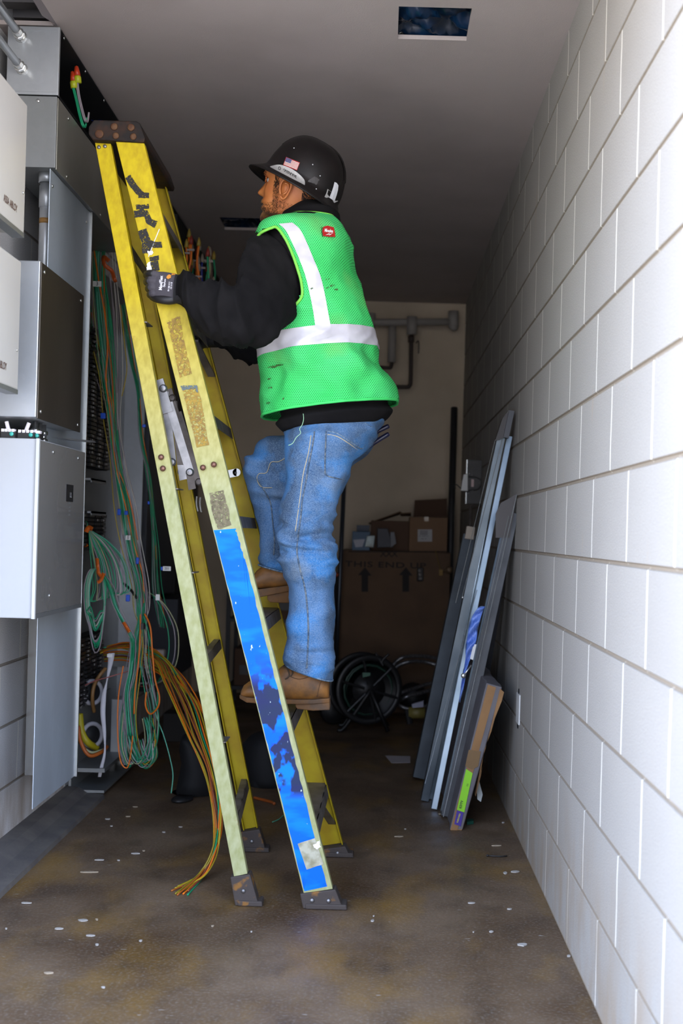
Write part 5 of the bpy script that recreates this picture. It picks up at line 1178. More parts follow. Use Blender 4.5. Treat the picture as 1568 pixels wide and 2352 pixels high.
for (x, y, w_, h, lb) in ((236,955,11,14,'blue tag clipped to the bundle beside the tall terminal block'), (273,1176,8,15,'left blue tag of the pair halfway down the bundle'), (289,1178,8,10,'right blue tag of the pair halfway down the bundle'), (315,1288,7,16,'blue tag below the white flag on the bundle'), (293,1374,9,16,'blue tag just above the lowest orange tie'), (330,978,8,8,'blue tag on the second bundle behind the rear rail'), (341,1155,5,8,'small blue tag low on the second bundle'), (371,1306,5,9,'blue tag beside the white printed flag')):
    a = at(x-w_/2, y-h/2, 4.47); b_ = at(x+w_/2, y+h/2, 4.47); MB().box(a.x, b_.x, 4.47, 4.48, b_.z, a.z).build('wire_tag', BT, None, False, lb, 'wire tag', bevel=.003)
for (x, y, w_, h, lb, tx) in ((223,652,19,13,'white flag tag numbered 3 high on the wires','3'), (294,1235,11,11,'small white flag tag halfway down the bundle','1'), (383,1306,18,11,'white printed flag tag beside the pale rear rail','201'), (362,1372,9,14,'pale tag on the wide open loop',''), (252,1506,12,8,'white wire marker at the end of the pull tape','')):
    a = at(x-w_/2, y-h/2, 4.465); b_ = at(x+w_/2, y+h/2, 4.465); o = MB().box(a.x, b_.x, 4.465, 4.467, b_.z, a.z).build('wire_tag', WTG, None, False, lb, 'wire tag')
    if tx: text_plane(tx, ((a.x+b_.x)/2, 4.4645, (a.z+b_.z)/2), (.021 if len(tx) == 1 else .012,0,0), (0,0,.021 if len(tx) == 1 else .014), .01).build('lettering', INK, o)
a = at(323,1432,4.47); b_ = at(329,1446,4.47); MB().box(a.x, b_.x, 4.47, 4.50, b_.z, a.z).build('wire_clamp', INK, None, False, 'small black clamp on the wires right of the lowest orange tie', 'clamp')
# bundle of capped wires hanging out of the wireway beyond the ladder
random.seed(77); tb = []
MB().box(GX-.155, GX, 5.6, 7.4, 2.40, 2.562).build('wireway', BLKI, None, False, 'black far end of the wireway beyond the ladder', 'wire trough')
for i in range(22):
    x = random.uniform(424, 492); y = lerp(525, 620, random.random())+(x-450)*.6; m = random.choice([WG, WO, WB_, WBL, WY, WCR, WG, WB_]); Y = 5.2+random.uniform(0,.5)
    y = max(y, 530+(x-430)*.9)
    cp_ = M('cap_yellow', (.34,.24,.04), .5) if i % 4 == 0 else (M('cap_cream', (.26,.22,.17), .5) if i % 2 else M('cap_red', (.24,.03,.02), .5))
    top_ = at(x, y, Y); root = thing('capped_wire', top_, {id(WG): 'dim green', id(WO): 'dim orange', id(WB_): 'dim brown', id(WBL): 'dim blue', id(WY): 'dim yellow'}.get(id(m), 'dim cream') + ' capped wire in the tangle between the ladder and the worker\'s arm', 'wire', 'capped wires beyond the ladder')
    MB().tube(catmull([at(x, y+12, Y), at(x+random.uniform(-6,6), y+50, Y), at(x+random.uniform(-16,10), y+90, Y), at(x-30, y+100, Y), Vector((-1.06, Y+.05, 2.405))], 5), .005, 7).build('lead', m, root, True)
    MB().tube([at(x, y+12, Y), at(x+1, y+2, Y), at(x+1, y-8, Y)], [.010,.009,.003], 8).build('cap', cp_, root, True)
    if i % 3 == 0:
        a = at(x-10, y+22, Y-.02); b_ = at(x+8, y+27, Y-.02); MB().box(a.x, b_.x, Y-.02, Y-.018, b_.z, a.z).build('flag', M('flag_dim', (.28,.24,.22), .6), root)
# ------------------------------------------------------------------ right side: leaning metal, carton
STL = M('channel_steel', (.13,.155,.175), .36, .85, col2=(.09,.11,.13), nscale=6); STB = M('channel_bright', (.40,.48,.55), .27, .9, col2=(.28,.36,.42), nscale=6); STD = M('channel_dark', (.045,.055,.065), .5, .5, col2=(.028,.034,.04), nscale=8)
def lean(name, P0, P1, w_, dpt, mat, label, cat='metal channel', sec='C', n=None):
    """open channel from floor point P0 to top point P1; w_ across the picture, dpt away from it"""
    P0, P1 = Vector(P0), Vector(P1); t = (P1-P0).normalized(); y = Vector((0,1,0)); y = (y - t*y.dot(t)).normalized(); x = y.cross(t).normalized()
    if x.x < 0: x = -x
    th = .0025
    if sec == 'C': prof = [(0,0),(w_,0),(w_,dpt),(w_-th,dpt),(w_-th,th),(th,th),(th,dpt),(0,dpt)]
    elif sec == 'Cx': prof = [(0,0),(w_,0),(w_,th),(th,th),(th,dpt-th),(w_,dpt-th),(w_,dpt),(0,dpt)]
    elif sec == 'L': prof = [(0,0),(w_,0),(w_,th),(th,th),(th,dpt),(0,dpt)]
    else: prof = [(0,0),(w_,0),(w_,dpt),(0,dpt)]
    mb = MB(); mb.loft([[P + x*a + y*b for a, b in prof] for P in (P0, P1)]); return mb, x, y, t
def leanobj(name, P0, P1, w_, dpt, mat, label, cat='metal channel', sec='C', par=None):
    mb, x, y, t = lean(name, P0, P1, w_, dpt, mat, label, cat, sec); 
    zmin = min(p.z for p in mb.v)
    if zmin < .001: mb.v = [p + Vector((0,0,.001-zmin)) for p in mb.v]
    return mb.build(name, mat, par, False, None if par else label, None if par else cat, bevel=.001), x, y, t
# bright stud with a sleeve at its top and a lip
b0 = onz(958,1858); b1 = at(1161,950,4.80)
s1 = thing('metal_stud', (b0.x, b0.y, 0), 'long bright steel stud leaning on the block wall, tallest of the leaning metal', 'metal channel')
leanobj('channel', onz(966,1842), at(1143,1000,4.62), .032, .05, STL, '', par=s1)
leanobj('face_strip', onz(982,1836)+Vector((0,-.01,0)), at(1157,965,4.62), .018, .03, STB, '', par=s1, sec='B')
mb = MB(); mb.prism([at(1137,1012,4.60), at(1146,1010,4.60), at(1156,1006,4.60), at(1172,944,4.60), at(1168,941,4.60), at(1153,962,4.60)], (0,.05,0)); mb.build('end_sleeve', M('sleeve_dark', (.045,.042,.042), .45, .6), s1)
mb = MB(); mb.prism([at(1169,942,4.58), at(1181,944,4.58), at(1168,1006,4.58), at(1156,1004,4.58)], (0,.06,0)); mb.build('tube_end', M('tube_dark', (.05,.052,.058), .4, .6), s1)
for (x0,y0,x1,y1,w_) in ((1095,1355,976,1800,1.6),(1155,1003,1060,1375,1.2),(1137,1010,1046,1385,1.4)):
    mb = MB(); a, b_ = at(x0,y0,4.58), at(x1,y1,4.50); mb.tube([a, b_], .0014, 6); mb.build('bright_edge', M('edge_bright', (.7,.74,.76), .25, .9), s1)
a = at(1062,1372,4.56); MB().ball(a, .006, 10).build('screw', SCR, s1, True)
# second stud standing right of it
o2, *_ = leanobj('metal_stud', onz(990,1862), at(1164,1005,4.66), .022, .045, M('tube_blue_steel', (.30,.38,.47), .28, .85, col2=(.20,.27,.34), nscale=5), 'slim bluish steel stud leaning just right of the tallest stud')
# wide dark channel behind
s3 = thing('metal_channel', onz(950,1795), 'wide dark grey channel leaning behind the bright studs, pale block at its top', 'metal channel')
leanobj('channel', onz(948,1796), at(1064,1236,5.18), .075, .06, STD, '', par=s3, sec='C'); MATS['channel_dark']
mb = MB(); mb.prism([at(1067,1237,5.17), at(1072,1208,5.17), at(1091,1211,5.17), at(1087,1240,5.17)], (0,.05,0)); mb.build('pale_block', M('pale_wood', (.42,.36,.29), .7), s3, bevel=.002)
# dark angle at the right, and a flat bar inside it
s4 = thing('metal_angle', onz(1015,1878), 'dark steel angle leaning on the wall, rightmost of the leaning metal', 'metal channel')
leanobj('angle', onz(1013,1879), at(1164,1180,4.50), .045, .07, M('angle_steel', (.075,.08,.088), .42, .6, col2=(.045,.048,.054), nscale=7), '', par=s4, sec='L')
mb = MB(); mb.prism([at(1138,1180,4.49), at(1150,1155,4.49), at(1187,1134,4.49), at(1170,1235,4.49), at(1138,1235,4.49)], (0,.004,0)); mb.build('end_plate', M('angle_plate', (.06,.055,.055), .5, .4), s4)
a, b_ = at(1186,1137,4.47), at(1018,1876,4.40); MB().tube([a, b_], .002, 6).build('bright_edge', MATS['edge_bright'], s4)
a, b_ = at(1168,1185,4.47), at(1105,1455,4.44); MB().tube([a, b_], .0012, 6).build('bright_edge', MATS['edge_bright'], s4)
leanobj('metal_bar', onz(1060,1800)+Vector((.0,.02,0)), at(1140,1270,4.75), .05, .04, M('bar_dark', (.03,.03,.034), .5, .5), 'black metal bar standing between the studs and the dark angle', sec='L')
# blue film caught on the angle, with a white label and clips
bf = M('blue_film', (.16,.26,.62), .35, col2=(.05,.13,.50), nscale=16)
mb = MB(); L = [(1112,1392),(1098,1396),(1082,1420),(1074,1455),(1070,1480),(1068,1515),(1063,1545),(1058,1575),(1055,1612)]; R = [(1113,1394),(1105,1415),(1097,1445),(1094,1470),(1085,1500),(1074,1530),(1068,1560),(1062,1590),(1056,1614)]
rr = [[at(lerp(a[0],b_[0],j/5), lerp(a[1],b_[1],j/5), 4.36+.02*math.sin(i*.9+j*1.3)) for j in range(6)] for i, (a, b_) in enumerate(zip([ (p.x,p.y) for p in catmull([(x,y,0) for x,y in L],4)], [(p.x,p.y) for p in catmull([(x,y,0) for x,y in R],4)]))]
mb.loft(rr, cap=False, closed=False); fo = mb.build('plastic_film', bf, None, True, 'torn blue protective film hanging from the leaning metal', 'plastic film'); so = fo.modifiers.new('thick', 'SOLIDIFY'); so.thickness = .0015
mb = MB(); mb.prism([at(1087,1480,4.35), at(1094,1480,4.35), at(1086,1516,4.35), at(1079,1513,4.35)], (0,.002,0)); mb.build('paper_tag', WTG, None, False, 'narrow white tag stuck on the torn blue film', 'paper tag')
MB().ball(at(1064,1552,4.34), .010, 10, 1, .6, 1).tube([at(1064,1552,4.34), at(1082,1528,4.35)], .003, 6).build('clip', SCR, None, True, 'small chrome clip at the foot of the blue film', 'clip')
# flat carton leaning at the wall
ct_ = thing('cardboard_carton', (.36, 4.55, 0), 'long flat brown carton leaning on the wall, green and purple label on its end', 'box')
KFT = M('kraft_card', (.26,.135,.05), .8, col2=(.21,.105,.038), nscale=10, bump=.0006, bscale=40); KFG = M('grey_card', (.13,.12,.125), .7, col2=(.10,.09,.095), nscale=8)
c0 = onz(1034,1907); Yc = c0.y; fl_ = onz(1061,1912); q = [Vector((c0.x, Yc, .001)), Vector((fl_.x, Yc, .001)), at(1150,1583,Yc), at(1120,1572,Yc)]
dv = Vector((.0, 1.02, 0)); mb = MB()
mb.add([q[0], q[1], q[2], q[3]], [(0,1,2,3)]); mb.build('end_panel', KFT, ct_)
mb = MB(); n_ = 12
ring_ = lambda k: [p + dv*(k/n_) + Vector((.004*math.sin(k*1.3), 0, .003*math.sin(k*2.1+1))) if 0 < k < n_ else p + dv*(k/n_) for p in [q[0]+Vector((-.003,0,0)), q[3]+Vector((-.006,-.003,.006)), q[2]+Vector((.004,-.003,.008)), q[1]+Vector((.003,0,0))]]
mb.loft([ring_(k) for k in range(n_+1)]); mb.build('sleeve', KFG, ct_, bevel=.004)
mb = MB(); mb.add([p+Vector((0,-.0035,0)) for p in (q[0].lerp(q[3],.0), q[0].lerp(q[1],.62), q[3].lerp(q[2],.62), q[3])], [(0,1,2,3)]); mb.build('folded_flap', KFT, ct_)
mb = MB(); fp_ = [at(1148,1582,Yc-.004), at(1157,1590,Yc-.004), at(1152,1610,Yc-.004), at(1136,1650,Yc-.004), at(1128,1680,Yc-.004), at(1113,1720,Yc-.004), at(1104,1780,Yc-.004), at(1092,1830,Yc-.004), at(1104,1760,Yc-.004), at(1122,1690,Yc-.004)]
mb.prism(fp_, (0,.06,0)); mb.build('torn_flap', KFT, ct_)
face = MB().add([p+Vector((0,-.0036,0)) for p in (q[0]+(q[0]-q[1])*.3, q[1]+(q[1]-q[0])*.3, q[2]+(q[1]-q[0])*.3, q[3]+(q[0]-q[1])*.3)], [(0,1,2,3)]).bvh()
def cpoly(pts, mat, nm, off, par=ct_):
    mb = MB(); mb.v = [cast(x, y, face, off, at(x, y, Yc-.005)) for x, y in pts]; mb.f = [tuple(range(len(pts)))]; return mb.build(nm, mat, par)
gl = cpoly([(1070,1766),(1085,1776),(1066,1866),(1049,1860)], M('label_green', (.22,.55,.01), .5), 'green_label', .001)
pl_ = cpoly([(1049,1861),(1064,1866),(1058,1898),(1043,1893)], M('label_purple', (.045,.02,.22), .5), 'purple_label', .001)
text_px('SUBSONEX', 1053, 1879, 1.3, -4.2, -4.6, -1.4, face, .002, .02).build('print', M('label_yellow', (.55,.5,.02), .5), pl_)
text_px('|||||', 1073, 1803, 1.4, -5.0, -4.6, -1.4, face, .002, .0).build('print', INK, gl)
text_px('KIVYV', 1059, 1848, 1.6, -6.6, -8, -1.9, face, .002, .03).build('print', INK, gl)
cpoly([(1076,1722),(1104,1726),(1098,1760),(1084,1768),(1068,1760)], M('brown_tape_strip', (.15,.08,.025), .35), 'packing_tape', .0008)
# torn white card and green scrap behind it
mb = MB(); mb.prism([at(1094,1800,4.30), at(1099,1790,4.30), at(1108,1825,4.30), at(1104,1842,4.30), at(1096,1836,4.30)], (0,.002,0)); mb.build('torn_card', M('card_white', (.34,.36,.35), .7), None, False, 'torn pale card sticking out right of the brown carton', 'paper')
mb = MB(); mb.prism([onz(1071,1888,.001), onz(1086,1888,.001), onz(1087,1893,.001), onz(1072,1895,.001)], (0,0,.012)); mb.build('scrap', M('scrap_green', (.005,.06,.04), .5), None, False, 'dark green scrap on the floor beside the carton foot', 'scrap')
# mud ring / outlet hole in the right wall
pa, pb = onx(1187,1592,XR), onx(1197,1660,XR)
ob = thing('outlet_box', (XR, (pa.y+pb.y)/2, pb.z), 'white outlet plate set in a rough hole in the block wall', 'outlet')
MB().box(XR-.004, XR+.001, 4.215, 4.30, .393, .500).build('plate', WTG, ob)
mb = MB()
for z in (.508, .384): mb.ball((XR, 4.258, z), .013, 8, .35, .9, .9)
mb.build('rough_hole', BLKI, ob)
# switch enclosure on the right wall
Y0 = 6.1; a, b_ = at(1073,1056,Y0), at(1110,1158,Y0); xr_ = XR-.0005
sw = thing('switch_enclosure', ((a.x+XR)/2, Y0, b_.z), 'dark steel plate on the right wall with a white device and looped cord', 'switch')
MB().box(a.x, xr_, Y0, Y0+.05, b_.z, a.z).build('plate', M('plate_steel', (.05,.047,.045), .55, .1, col2=(.03,.028,.027), nscale=12), sw, bevel=.002)
MB().box(a.x-.003, a.x, Y0-.003, Y0+.05, b_.z, a.z).build('bright_edge', MATS['edge_bright'], sw)
mb = MB(); mb.prism([at(1064,1090,Y0-.03), at(1074,1088,Y0-.03), at(1074,1128,Y0-.03), at(1058,1127,Y0-.03)], (0,.025,0)); mb.build('white_device', WTG, sw, bevel=.002)
MB().box(at(1082,1102,Y0).x, at(1088,1102,Y0).x, Y0-.002, Y0, at(1082,1118,Y0).z, at(1082,1101,Y0).z).build('small_label', M('label_pink', (.5,.36,.34), .5), sw)
P = [at(x,y,Y0-.012) for x,y in ((1046,1122),(1043,1116),(1048,1113),(1056,1120),(1068,1129),(1082,1125),(1096,1124),(1105,1112),(1103,1102),(1092,1096),(1076,1095))]
MB().tube(catmull(P,6), .0028, 7).build('cord', WBK, sw, True)
for x,y in ((1085,1091),(1086,1127),(1100,1110),(1077,1088),(1076,1133)): MB().ball(at(x,y,Y0-.002), .004, 8).build('screw', SCR, sw, True)
a = at(1080,1162,6.12); MB().tube([(a.x, 6.12, a.z), (a.x+.005, 6.12, .62)], .008, 10).build('conduit', GALD, None, True, 'thin conduit dropping below the dark switch plate', 'conduit')
# ------------------------------------------------------------------ back of the corridor
YW = YB - .02
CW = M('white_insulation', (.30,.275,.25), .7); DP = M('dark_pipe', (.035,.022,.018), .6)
def P7(x, y, Y=7.5): return at(x, y, Y)
pr = thing('overhead_pipe', P7(940,745), 'white insulated pipe run under the ceiling at the back wall', 'pipe')
MB().tube([P7(700,742), P7(1040,739)], .022, 18).build('pipe', CW, pr, True)
MB().tube([P7(1041,715), P7(1041,748), ], .033, 18).ball(P7(1041,748), .033, 14).build('elbow', CW, pr, True)
MB().tube([P7(852,720), P7(852,752)], .030, 18).build('elbow', CW, pr, True)
MB().tube([P7(946,728,7.48), P7(945,768,7.48)], .032, 18).build('tee_fitting', CW, pr, True)
MB().tube([P7(901,750), P7(899,832)], .026, 18).build('drop', CW, pr, True)
d1 = thing('drain_pipe', P7(944,880), 'dark bent drain pipe under the tee fitting on the back wall', 'pipe')
MB().tube(catmull([P7(944,768), P7(944,800), P7(943,872), P7(940,886), P7(930,889), P7(860,887)], 6), .013, 12).build('pipe', DP, d1, True)
MB().tube([P7(944,772), P7(944,786)], .020, 12).build('collar', DP, d1, True); MB().tube(catmull([P7(955,788,7.47), P7(961,784,7.47), P7(961,812,7.47)], 5), .004, 8).build('handle', DP, d1, True)
MB().tube(catmull([P7(899,826), P7(898,840), P7(893,845), P7(860,842)], 6), .011, 12).build('drain_pipe', DP, None, True, 'short dark pipe end below the white insulated drop', 'pipe')
# upright pipes
MB().tube([(P7(1043,937,7.2).x, 7.2, .0), P7(1043,937,7.2)], .021, 16).ball(P7(1043,937,7.2), .021, 12, 1, 1, .4).build('standing_pipe', M('standing_black', (.018,.017,.018), .45), None, True, 'black pipe standing upright in the far right corner', 'pipe')
MB().tube([(P7(776,1560,6.9).x-.02, 6.9, .0), P7(791,1090,6.9)], .013, 12).build('standing_pipe', M('pole_steel', (.07,.08,.10), .35, .7), None, True, 'slim steel pole standing left of the big cardboard box', 'pipe')
# big carton THIS END UP
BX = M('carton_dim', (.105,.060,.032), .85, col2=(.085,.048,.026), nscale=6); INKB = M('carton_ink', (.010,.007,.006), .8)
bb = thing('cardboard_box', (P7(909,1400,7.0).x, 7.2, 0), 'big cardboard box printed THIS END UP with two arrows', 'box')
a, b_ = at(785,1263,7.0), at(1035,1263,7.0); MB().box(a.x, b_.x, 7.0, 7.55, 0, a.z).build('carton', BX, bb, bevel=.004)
text_plane('THIS END UP', at(885,1298,6.998), (.100*.76,0,0), (0,0,.085*.5*1.1), .012, 1.1).build('lettering', INKB, bb)
for k_ in range(3): text_plane('X', at(880+13*k_,1273,6.998), (.055,0,0), (0,0,.05)).build('lettering', INKB, bb)
for x in (838, 932):
    c = lambda px, py: at(px, py, 6.998)
    MB().prism([c(x-8,1359), c(x+7,1359), c(x+7,1322), c(x+15,1322), c(x,1303), c(x-16,1321), c(x-8,1321)], (0,.001,0)).build('arrow', INKB, bb)
MB().slab([at(800,1266,6.997), at(1030,1266,6.997), at(1030,1268,6.997), at(800,1268,6.997)], (0,.001,0)).build('seam', INKB, bb)
rm_ = thing('remote', at(965,1335,6.98), 'small black pendant with white dots on the big cardboard box front', 'remote')
MB().box(at(958,1303,6.98).x, at(973,1303,6.98).x, 6.975, 6.998, at(958,1335,6.98).z, at(958,1303,6.98).z).build('body', BLKP, rm_, bevel=.006)
for k in range(3): MB().lathe([(.009,0),(.008,.003),(.001,.004)], at(963+k, 1311+9*k, 6.974), (0,-1,0), 10).build('button', M('dim_white', (.2,.18,.17), .6), rm_, True)
tg = thing('hang_tag', at(1010,1300,6.97), 'yellow tag on a thin string at the right of the big box', 'tag')
MB().tube([at(999,1262,6.98), at(1006,1290,6.97), at(1011,1308,6.97)], .0025, 6).build('string', M('string_yellow', (.16,.10,.02), .7), tg)
MB().prism([at(1008,1308,6.97), at(1017,1308,6.97), at(1016,1322,6.97), at(1008,1322,6.97)], (0,.003,0)).build('tag', M('tag_amber', (.22,.12,.015), .6), tg)
MB().ball(at(1031,1309,6.97), .022, 12, 1, .6, 1).tube([at(1017,1312,6.97), at(1031,1309,6.97)], .006, 8).build('hook', M('brass_dim', (.14,.09,.05), .5, .5), None, True, 'dim brass hook at the right edge of the big box', 'hook')
# things on top of the big box
tz = at(785,1263,7.0).z
def topbox(x0, x1, ytop, Yd, d_, mat, name, label, cat, zb=tz, rot=0):
    a, b_ = at(x0, ytop, Yd), at(x1, ytop, Yd); root = thing(name, ((a.x+b_.x)/2, Yd+d_/2, zb), label, cat)
    MB().box(a.x, b_.x, Yd, Yd+d_, zb, a.z).build('body', mat, root, bevel=.003); return root, a, b_
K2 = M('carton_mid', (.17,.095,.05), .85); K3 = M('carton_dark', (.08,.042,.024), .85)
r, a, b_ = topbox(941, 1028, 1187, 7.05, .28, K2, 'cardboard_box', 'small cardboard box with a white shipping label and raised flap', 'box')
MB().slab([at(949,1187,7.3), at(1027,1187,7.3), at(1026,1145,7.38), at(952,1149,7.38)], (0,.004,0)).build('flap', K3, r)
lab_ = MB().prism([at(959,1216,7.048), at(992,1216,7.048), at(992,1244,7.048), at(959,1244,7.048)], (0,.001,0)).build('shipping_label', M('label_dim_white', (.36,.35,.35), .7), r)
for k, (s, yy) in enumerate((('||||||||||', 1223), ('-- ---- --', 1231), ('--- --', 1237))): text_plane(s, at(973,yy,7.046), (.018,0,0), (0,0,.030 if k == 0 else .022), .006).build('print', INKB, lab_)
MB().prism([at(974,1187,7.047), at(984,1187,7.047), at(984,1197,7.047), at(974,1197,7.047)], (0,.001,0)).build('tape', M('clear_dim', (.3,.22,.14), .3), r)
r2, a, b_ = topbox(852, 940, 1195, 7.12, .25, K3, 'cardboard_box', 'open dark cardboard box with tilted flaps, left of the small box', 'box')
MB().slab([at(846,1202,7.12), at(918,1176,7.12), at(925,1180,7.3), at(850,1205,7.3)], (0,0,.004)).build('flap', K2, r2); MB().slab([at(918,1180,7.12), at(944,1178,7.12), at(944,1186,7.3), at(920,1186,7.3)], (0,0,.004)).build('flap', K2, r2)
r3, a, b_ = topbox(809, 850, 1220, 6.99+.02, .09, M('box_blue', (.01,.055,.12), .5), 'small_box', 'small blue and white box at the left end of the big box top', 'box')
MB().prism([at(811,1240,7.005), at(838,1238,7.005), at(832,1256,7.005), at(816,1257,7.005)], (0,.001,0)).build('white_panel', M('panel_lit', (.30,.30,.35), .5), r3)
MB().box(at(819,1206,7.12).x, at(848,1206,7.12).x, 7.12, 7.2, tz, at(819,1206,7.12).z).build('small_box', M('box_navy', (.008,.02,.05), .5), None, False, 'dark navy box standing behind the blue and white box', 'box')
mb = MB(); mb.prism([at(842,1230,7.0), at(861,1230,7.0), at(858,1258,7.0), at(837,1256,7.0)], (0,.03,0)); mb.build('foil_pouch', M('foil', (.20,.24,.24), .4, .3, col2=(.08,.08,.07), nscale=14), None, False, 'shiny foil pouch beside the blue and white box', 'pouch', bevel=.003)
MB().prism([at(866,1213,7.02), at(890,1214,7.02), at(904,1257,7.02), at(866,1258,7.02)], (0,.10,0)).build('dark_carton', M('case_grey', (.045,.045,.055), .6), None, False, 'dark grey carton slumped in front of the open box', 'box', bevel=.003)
MB().prism([at(896,1222,7.0), at(905,1222,7.0), at(910,1248,7.0), at(897,1258,7.0)], (0,.03,0)).build('battery_pack', M('pack_grey', (.10,.10,.11), .5), None, False, 'small grey pack leaning on the slumped dark carton', 'pack', bevel=.002)
# cable reel
rc = at(838,1580,6.35); R = 78*6.35/F
rl_ = thing('cable_reel', (rc.x, rc.y, 0), 'black cable reel with green cord standing on the floor by the big box', 'cable reel')
RB_ = M('reel_black', (.010,.010,.011), .45)
ax = Vector((.35,-1,0)).normalized()
for s_ in (-.07, .07): MB().lathe([(R,-.008),(R*1.03,0),(R,.008),(R*.86,.008),(R*.84,0),(R*.86,-.008),(R,-.008)], rc+ax*s_, ax, 40).build('flange', RB_, rl_, True)
MB().lathe([(R*.5,-.07),(R*.5,.07)], rc, ax, 30).build('drum', RB_, rl_, True)
for k in range(6):
    a = k*math.pi/3; u = ax.orthogonal().normalized(); w_ = ax.cross(u); dv_ = u*math.cos(a)+w_*math.sin(a); MB().tube([rc+ax*.075+dv_*.03, rc+ax*.075+dv_*R*.9], .008, 8).build('spoke', RB_, rl_)
mb = MB(); P = []
for k in range(200):
    a = k*.38; u = ax.orthogonal().normalized(); w_ = ax.cross(u); P.append(rc + (u*math.cos(a)+w_*math.sin(a))*R*(.70+.05*math.sin(k*.11)) + ax*(.055*math.sin(k*.06)))
mb.tube(P, .010, 7); mb.build('green_cord', M('cord_green', (.003,.028,.016), .5), rl_, True)
MB().prism([at(832,1545,6.2), at(850,1545,6.2), at(850,1552,6.2), at(833,1556,6.2)], (0,.002,0)).build('green_label', M('sticker_green', (.01,.09,.05), .5), rl_)
mb = MB(); f0 = onz(800,1650); 
for s_ in (-.09, .09):
    mb = MB(); mb.tube(catmull([rc+ax*s_, Vector((rc.x-.10, rc.y+ax.y*s_, .03)), Vector((rc.x-.14, rc.y+ax.y*s_, .012))], 4), .011, 8); mb.tube([rc+ax*s_, Vector((rc.x+.13, rc.y+ax.y*s_, .012))], .011, 8); mb.build('stand', RB_, rl_, True)
MB().tube(catmull([at(862,1500,6.3), at(872,1515,6.3), at(880,1530,6.3)], 4), .007, 8).build('handle', RB_, rl_, True); MB().tube(catmull([at(893,1502,6.3), at(882,1512,6.3), at(874,1525,6.3)], 4), .007, 8).build('handle', RB_, rl_, True)
# black wheeled base beside reel
rc2 = at(768,1610,6.5)
MB().lathe([(.01,-.02),(.075,-.02),(.085,0),(.075,.02),(.01,.02)], Vector((rc2.x, 6.5, .086)), (.3,-1,0), 24).build('wheel', RB_, None, True, 'black wheel on the floor left of the cable reel', 'wheel')
# flexible conduit coil
fm = M('flex_conduit', (.28,.28,.29), .35, .8, col2=(.16,.16,.17), nscale=90, bump=.002, bscale=120)
for i, pts in enumerate(([(897,1545,6.7),(905,1525,6.7),(925,1510,6.7),(960,1507,6.75),(1000,1512,6.8),(1040,1530,6.8)], [(898,1552,6.75),(912,1530,6.75),(940,1520,6.75),(975,1520,6.8),(1010,1530,6.8)], [(905,1600,6.6),(925,1590,6.6),(955,1580,6.65),(990,1570,6.7),(1030,1572,6.7)], [(903,1605,6.55),(920,1622,6.5),(945,1628,6.5),(985,1620,6.55)], [(902,1590,6.6),(915,1608,6.55),(935,1600,6.5),(990,1585,6.6)])):
    P = catmull([Vector((p.x, p.y, max(p.z, .02))) for p in (at(*q_) for q_ in pts)], 8); MB().tube(P, .011, 10).build('flexible_conduit', fm, None, True, ('uppermost loop of grey flexible conduit on the floor', 'second loop of grey flexible conduit, just under the top one', 'middle loop of flexible conduit beside the black tool', 'lowest loop of flexible conduit on the floor', 'crossing length of flexible conduit left of the black tool')[i], 'conduit', 'loops of flexible conduit')
# black tool with brass spool
tl_ = thing('hose_reel', onz(950,1650), 'black tool with a brass coloured spool at the foot of the leaning channel', 'tool')
g_ = onz(955,1652); MB().ball(Vector((g_.x-.02, g_.y+.1, .11)), .075, 14, 1.2, .9, 1.2).build('body', RB_, tl_, True)
MB().tube([at(938,1637,5.95), at(975,1637,5.95)], .030, 16).build('spool', M('spool_brass', (.16,.13,.03), .5), tl_, True)
MB().tube([at(936,1630,5.94), at(941,1662,5.94)], .016, 8).build('bracket', RB_, tl_); MB().prism([at(945,1618,5.9), at(972,1610,5.9), at(972,1624,5.9), at(947,1626,5.9)], (0,.02,0)).build('pale_panel', M('dim_lilac', (.26,.26,.32), .6), tl_)
# sheet of paper
mb = MB(); mb.prism([onz(884,1736,.002), onz(942,1737,.002), onz(942,1752,.002), onz(899,1753,.002)], (0,0,.001)); pp = mb.build('paper_sheet', M('paper_dim', (.40,.36,.36), .8), None, False, 'sheet of paper lying on the floor left of the leaning studs', 'paper')
# black cable tie
mb = MB(); P = [onz(1119,1965,.004), onz(1130,1966,.004), onz(1150,1967,.004), onz(1164,1966,.004)]; mb.tube(P, .0022, 6); mb.ball(P[0], .004, 8); mb.build('cable_tie', INK, None, True, 'short black cable tie lying on the floor near the right wall', 'cable tie')
# black bag, second bag, shelf odds and ends behind the ladder
BG = M('bag_black', (.006,.006,.007), .8, bump=.002, bscale=25)
def sack(pts, Y, d_, name, label, cat, mat=BG, seed=0):
    rows = []; 
    for (xl, xr_, y) in pts:
        A, B = at(xl, y, Y), at(xr_, y, Y); c = (A+B)/2; h = (B-A).length/2; r = []
        for k in range(28):
            t = 2*math.pi*k/28; p = c + Vector((-h*math.cos(t), -d_*math.sin(t), 0)); v = noise.noise(p*9+Vector((seed,0,0)))*.02; r.append(p + Vector((math.cos(t)*-v, -math.sin(t)*v, 0)))
        rows.append([Vector((p.x, p.y, max(p.z, .002))) for p in r])
    mb = MB(); mb.loft(rows); return mb.build(name, mat, None, True, label, cat)
sack([(416,452,1692),(413,468,1705),(412,480,1725),(416,490,1755),(410,492,1790),(400,494,1820),(395,490,1845),(393,482,1858)], 4.75, .10, 'tool_bag', 'tall black bag slumped on the floor behind the trailing cables', 'bag', seed=1)
o = sack([(393,440,1832),(390,440,1846),(389,436,1860)], 4.60, .06, 'boot', 'black rubber toe in front of the slumped black bag', 'boot', M('rubber_black', (.012,.012,.013), .5), 2)
sack([(575,650,1690),(560,668,1710),(556,676,1740),(560,680,1775),(566,676,1800),(570,660,1815)], 5.0, .16, 'duffel_bag', 'black duffel bag on the floor between the ladder legs', 'bag', seed=4)
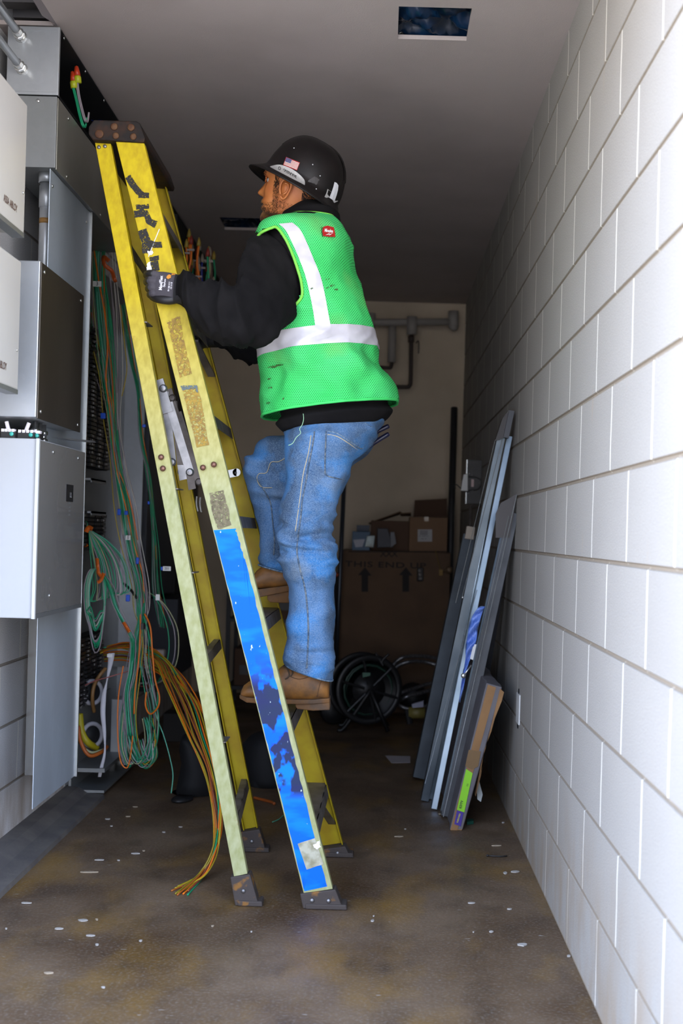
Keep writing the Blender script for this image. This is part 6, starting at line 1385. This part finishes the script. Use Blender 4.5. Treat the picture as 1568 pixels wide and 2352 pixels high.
MB().tube(catmull([onz(583,1832,.006), onz(600,1836,.006), onz(622,1842,.006), onz(630,1846,.006)], 5), .006, 8).build('cord', M('cord_orange', (.30,.07,.01), .5), None, True, 'short orange cord on the floor between the ladder legs', 'cord')
MB().tube(catmull([onz(625,1888,.003), onz(640,1882,.003), onz(650,1873,.003)], 5), .002, 6).build('wire', WT_, None, True, 'short teal wire offcut on the floor left of the blue rail', 'wire')
mb = MB(); P0 = onz(350,1725); MB().box(P0.x, P0.x+.16, 5.85, 5.98, 0, .14).build('dark_carton', M('carton_black', (.018,.016,.016), .7), None, False, 'dark carton with a small barcode on the floor behind the wires', 'box', bevel=.003)
MB().box(at(367,1712,5.845).x, at(381,1712,5.845).x, 5.845, 5.8485, at(367,1722,5.845).z, at(367,1712,5.845).z).build('barcode_label', WTG, None, False, 'white barcode label on the dark floor carton', 'label')
# rack of dim gear behind the ladder
rk = thing('storage_rack', (-.55, 7.1, 0), 'dim metal rack with stored gear in the darkness behind the ladder', 'rack')
RK = M('rack_dark', (.02,.02,.023), .5, .3)
x0, x1 = at(530,1300,7.0).x, at(758,1300,7.0).x
for x in (x0, x1):
    for y in (6.95, 7.35): MB().box(x-.012, x+.012, y-.012, y+.012, 0, .98).build('upright', RK, rk)
for z in (.12, .52, .93): MB().box(x0, x1, 6.94, 7.36, z, z+.02).build('shelf', RK, rk)
random.seed(9); bz = [.14,.54,.95]
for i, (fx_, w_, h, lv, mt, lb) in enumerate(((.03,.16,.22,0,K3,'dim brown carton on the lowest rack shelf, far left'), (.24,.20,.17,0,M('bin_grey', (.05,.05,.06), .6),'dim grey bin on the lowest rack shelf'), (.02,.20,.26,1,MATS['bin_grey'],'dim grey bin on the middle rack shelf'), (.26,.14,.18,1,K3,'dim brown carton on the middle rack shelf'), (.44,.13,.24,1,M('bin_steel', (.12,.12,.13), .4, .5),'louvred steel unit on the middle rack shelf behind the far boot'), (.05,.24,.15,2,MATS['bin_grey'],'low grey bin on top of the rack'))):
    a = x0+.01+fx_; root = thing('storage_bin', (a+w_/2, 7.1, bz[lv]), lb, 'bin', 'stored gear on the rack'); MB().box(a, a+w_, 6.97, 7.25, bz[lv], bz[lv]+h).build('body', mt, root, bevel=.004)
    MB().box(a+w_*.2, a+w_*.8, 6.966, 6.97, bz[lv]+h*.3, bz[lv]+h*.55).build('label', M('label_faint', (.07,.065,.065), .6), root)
ox = at(770,1320,6.8); rd = thing('post', (ox.x, 6.8, 0), 'thin post with a small orange cap beside the worker\'s near knee', 'post')
MB().tube([(ox.x, 6.8, 0), (ox.x, 6.8, ox.z)], .010, 8).build('post', RK, rd, True); MB().ball(ox, .022, 12, 1, 1, .7).build('cap', M('cap_orange', (.30,.05,.02), .5), rd, True)
# white cable ties dangling behind the far rail
for i, (x, y) in enumerate(((452,1140),(460,1142))):
    P = [at(x,y,4.3), at(x-1,y+14,4.3), at(x+1,y+30,4.3), at(x+3,y+34,4.3)]; MB().tube(catmull(P,5), .003, 6).build('cable_tie', WTG, None, True, ('left white tie hanging in the gap behind the near front rail', 'right white tie hanging in the gap behind the near front rail')[i], 'cable tie')
MB().box(-1.2, -1.02, 6.0, 6.5, .30, .70).build('gutter_box', M('box_slate', (.05,.055,.07), .5, .3), None, False, 'dark slate steel box low on the left wall beyond the red relay', 'electrical box', bevel=.003)
# plaster chips and wire offcuts on the floor
random.seed(31); CH = M('chip_plaster', (.36,.33,.29), .8); CH2 = M('chip_tan', (.33,.26,.18), .8)
chips = [(205,2004,66,4),(75,1959,0,0),(60,2075,30,4),(190,2115,26,8),(222,2113,8,5),(135,2134,24,6),(223,2171,10,5),(323,2162,10,5),(112,2236,26,6),(237,2269,11,5),(14,2134,6,4),(248,1882,16,3),(293,1876,14,3),(256,1898,8,3),(376,1912,10,3),(312,1961,28,4),(330,1955,9,3),(228,1976,26,3),(272,1977,9,3),(415,1900,12,2),(310,1854,16,2),(208,2150,26,5),
         (1183,2003,24,6),(1160,2006,12,8),(1139,1943,26,3),(1170,2089,16,4),(1128,2141,12,5),(1200,2171,30,10),(915,1922,24,4),(1082,2075,20,4),(930,1905,6,2),(855,2116,12,6),(488,2128,8,4),(577,2141,6,3),(1306,2197,10,6),(1155,1890,8,3),(1010,1870,10,3),(858,2105,5,3),(1087,2142,5,3)]
for i, (x, y, w_, h) in enumerate(chips):
    if not w_: continue
    n_ = 9; P = []
    for k in range(n_):
        t = 2*math.pi*k/n_; rr_ = random.uniform(.75, 1.1); P.append(onz(x+w_*.42*math.cos(t)*rr_, y+max(h*.65, 1.4)/2*math.sin(t)*rr_, .001))
    side = 'by the left kerb' if x < 350 else ('near the right wall' if x > 1050 else 'in the middle of the corridor floor')
    MB().prism(P, (0,0,.003)).build('plaster_chip', CH if i % 4 else CH2, None, False, 'small pale plaster chip lying ' + side, 'plaster chip', 'plaster chips ' + side)
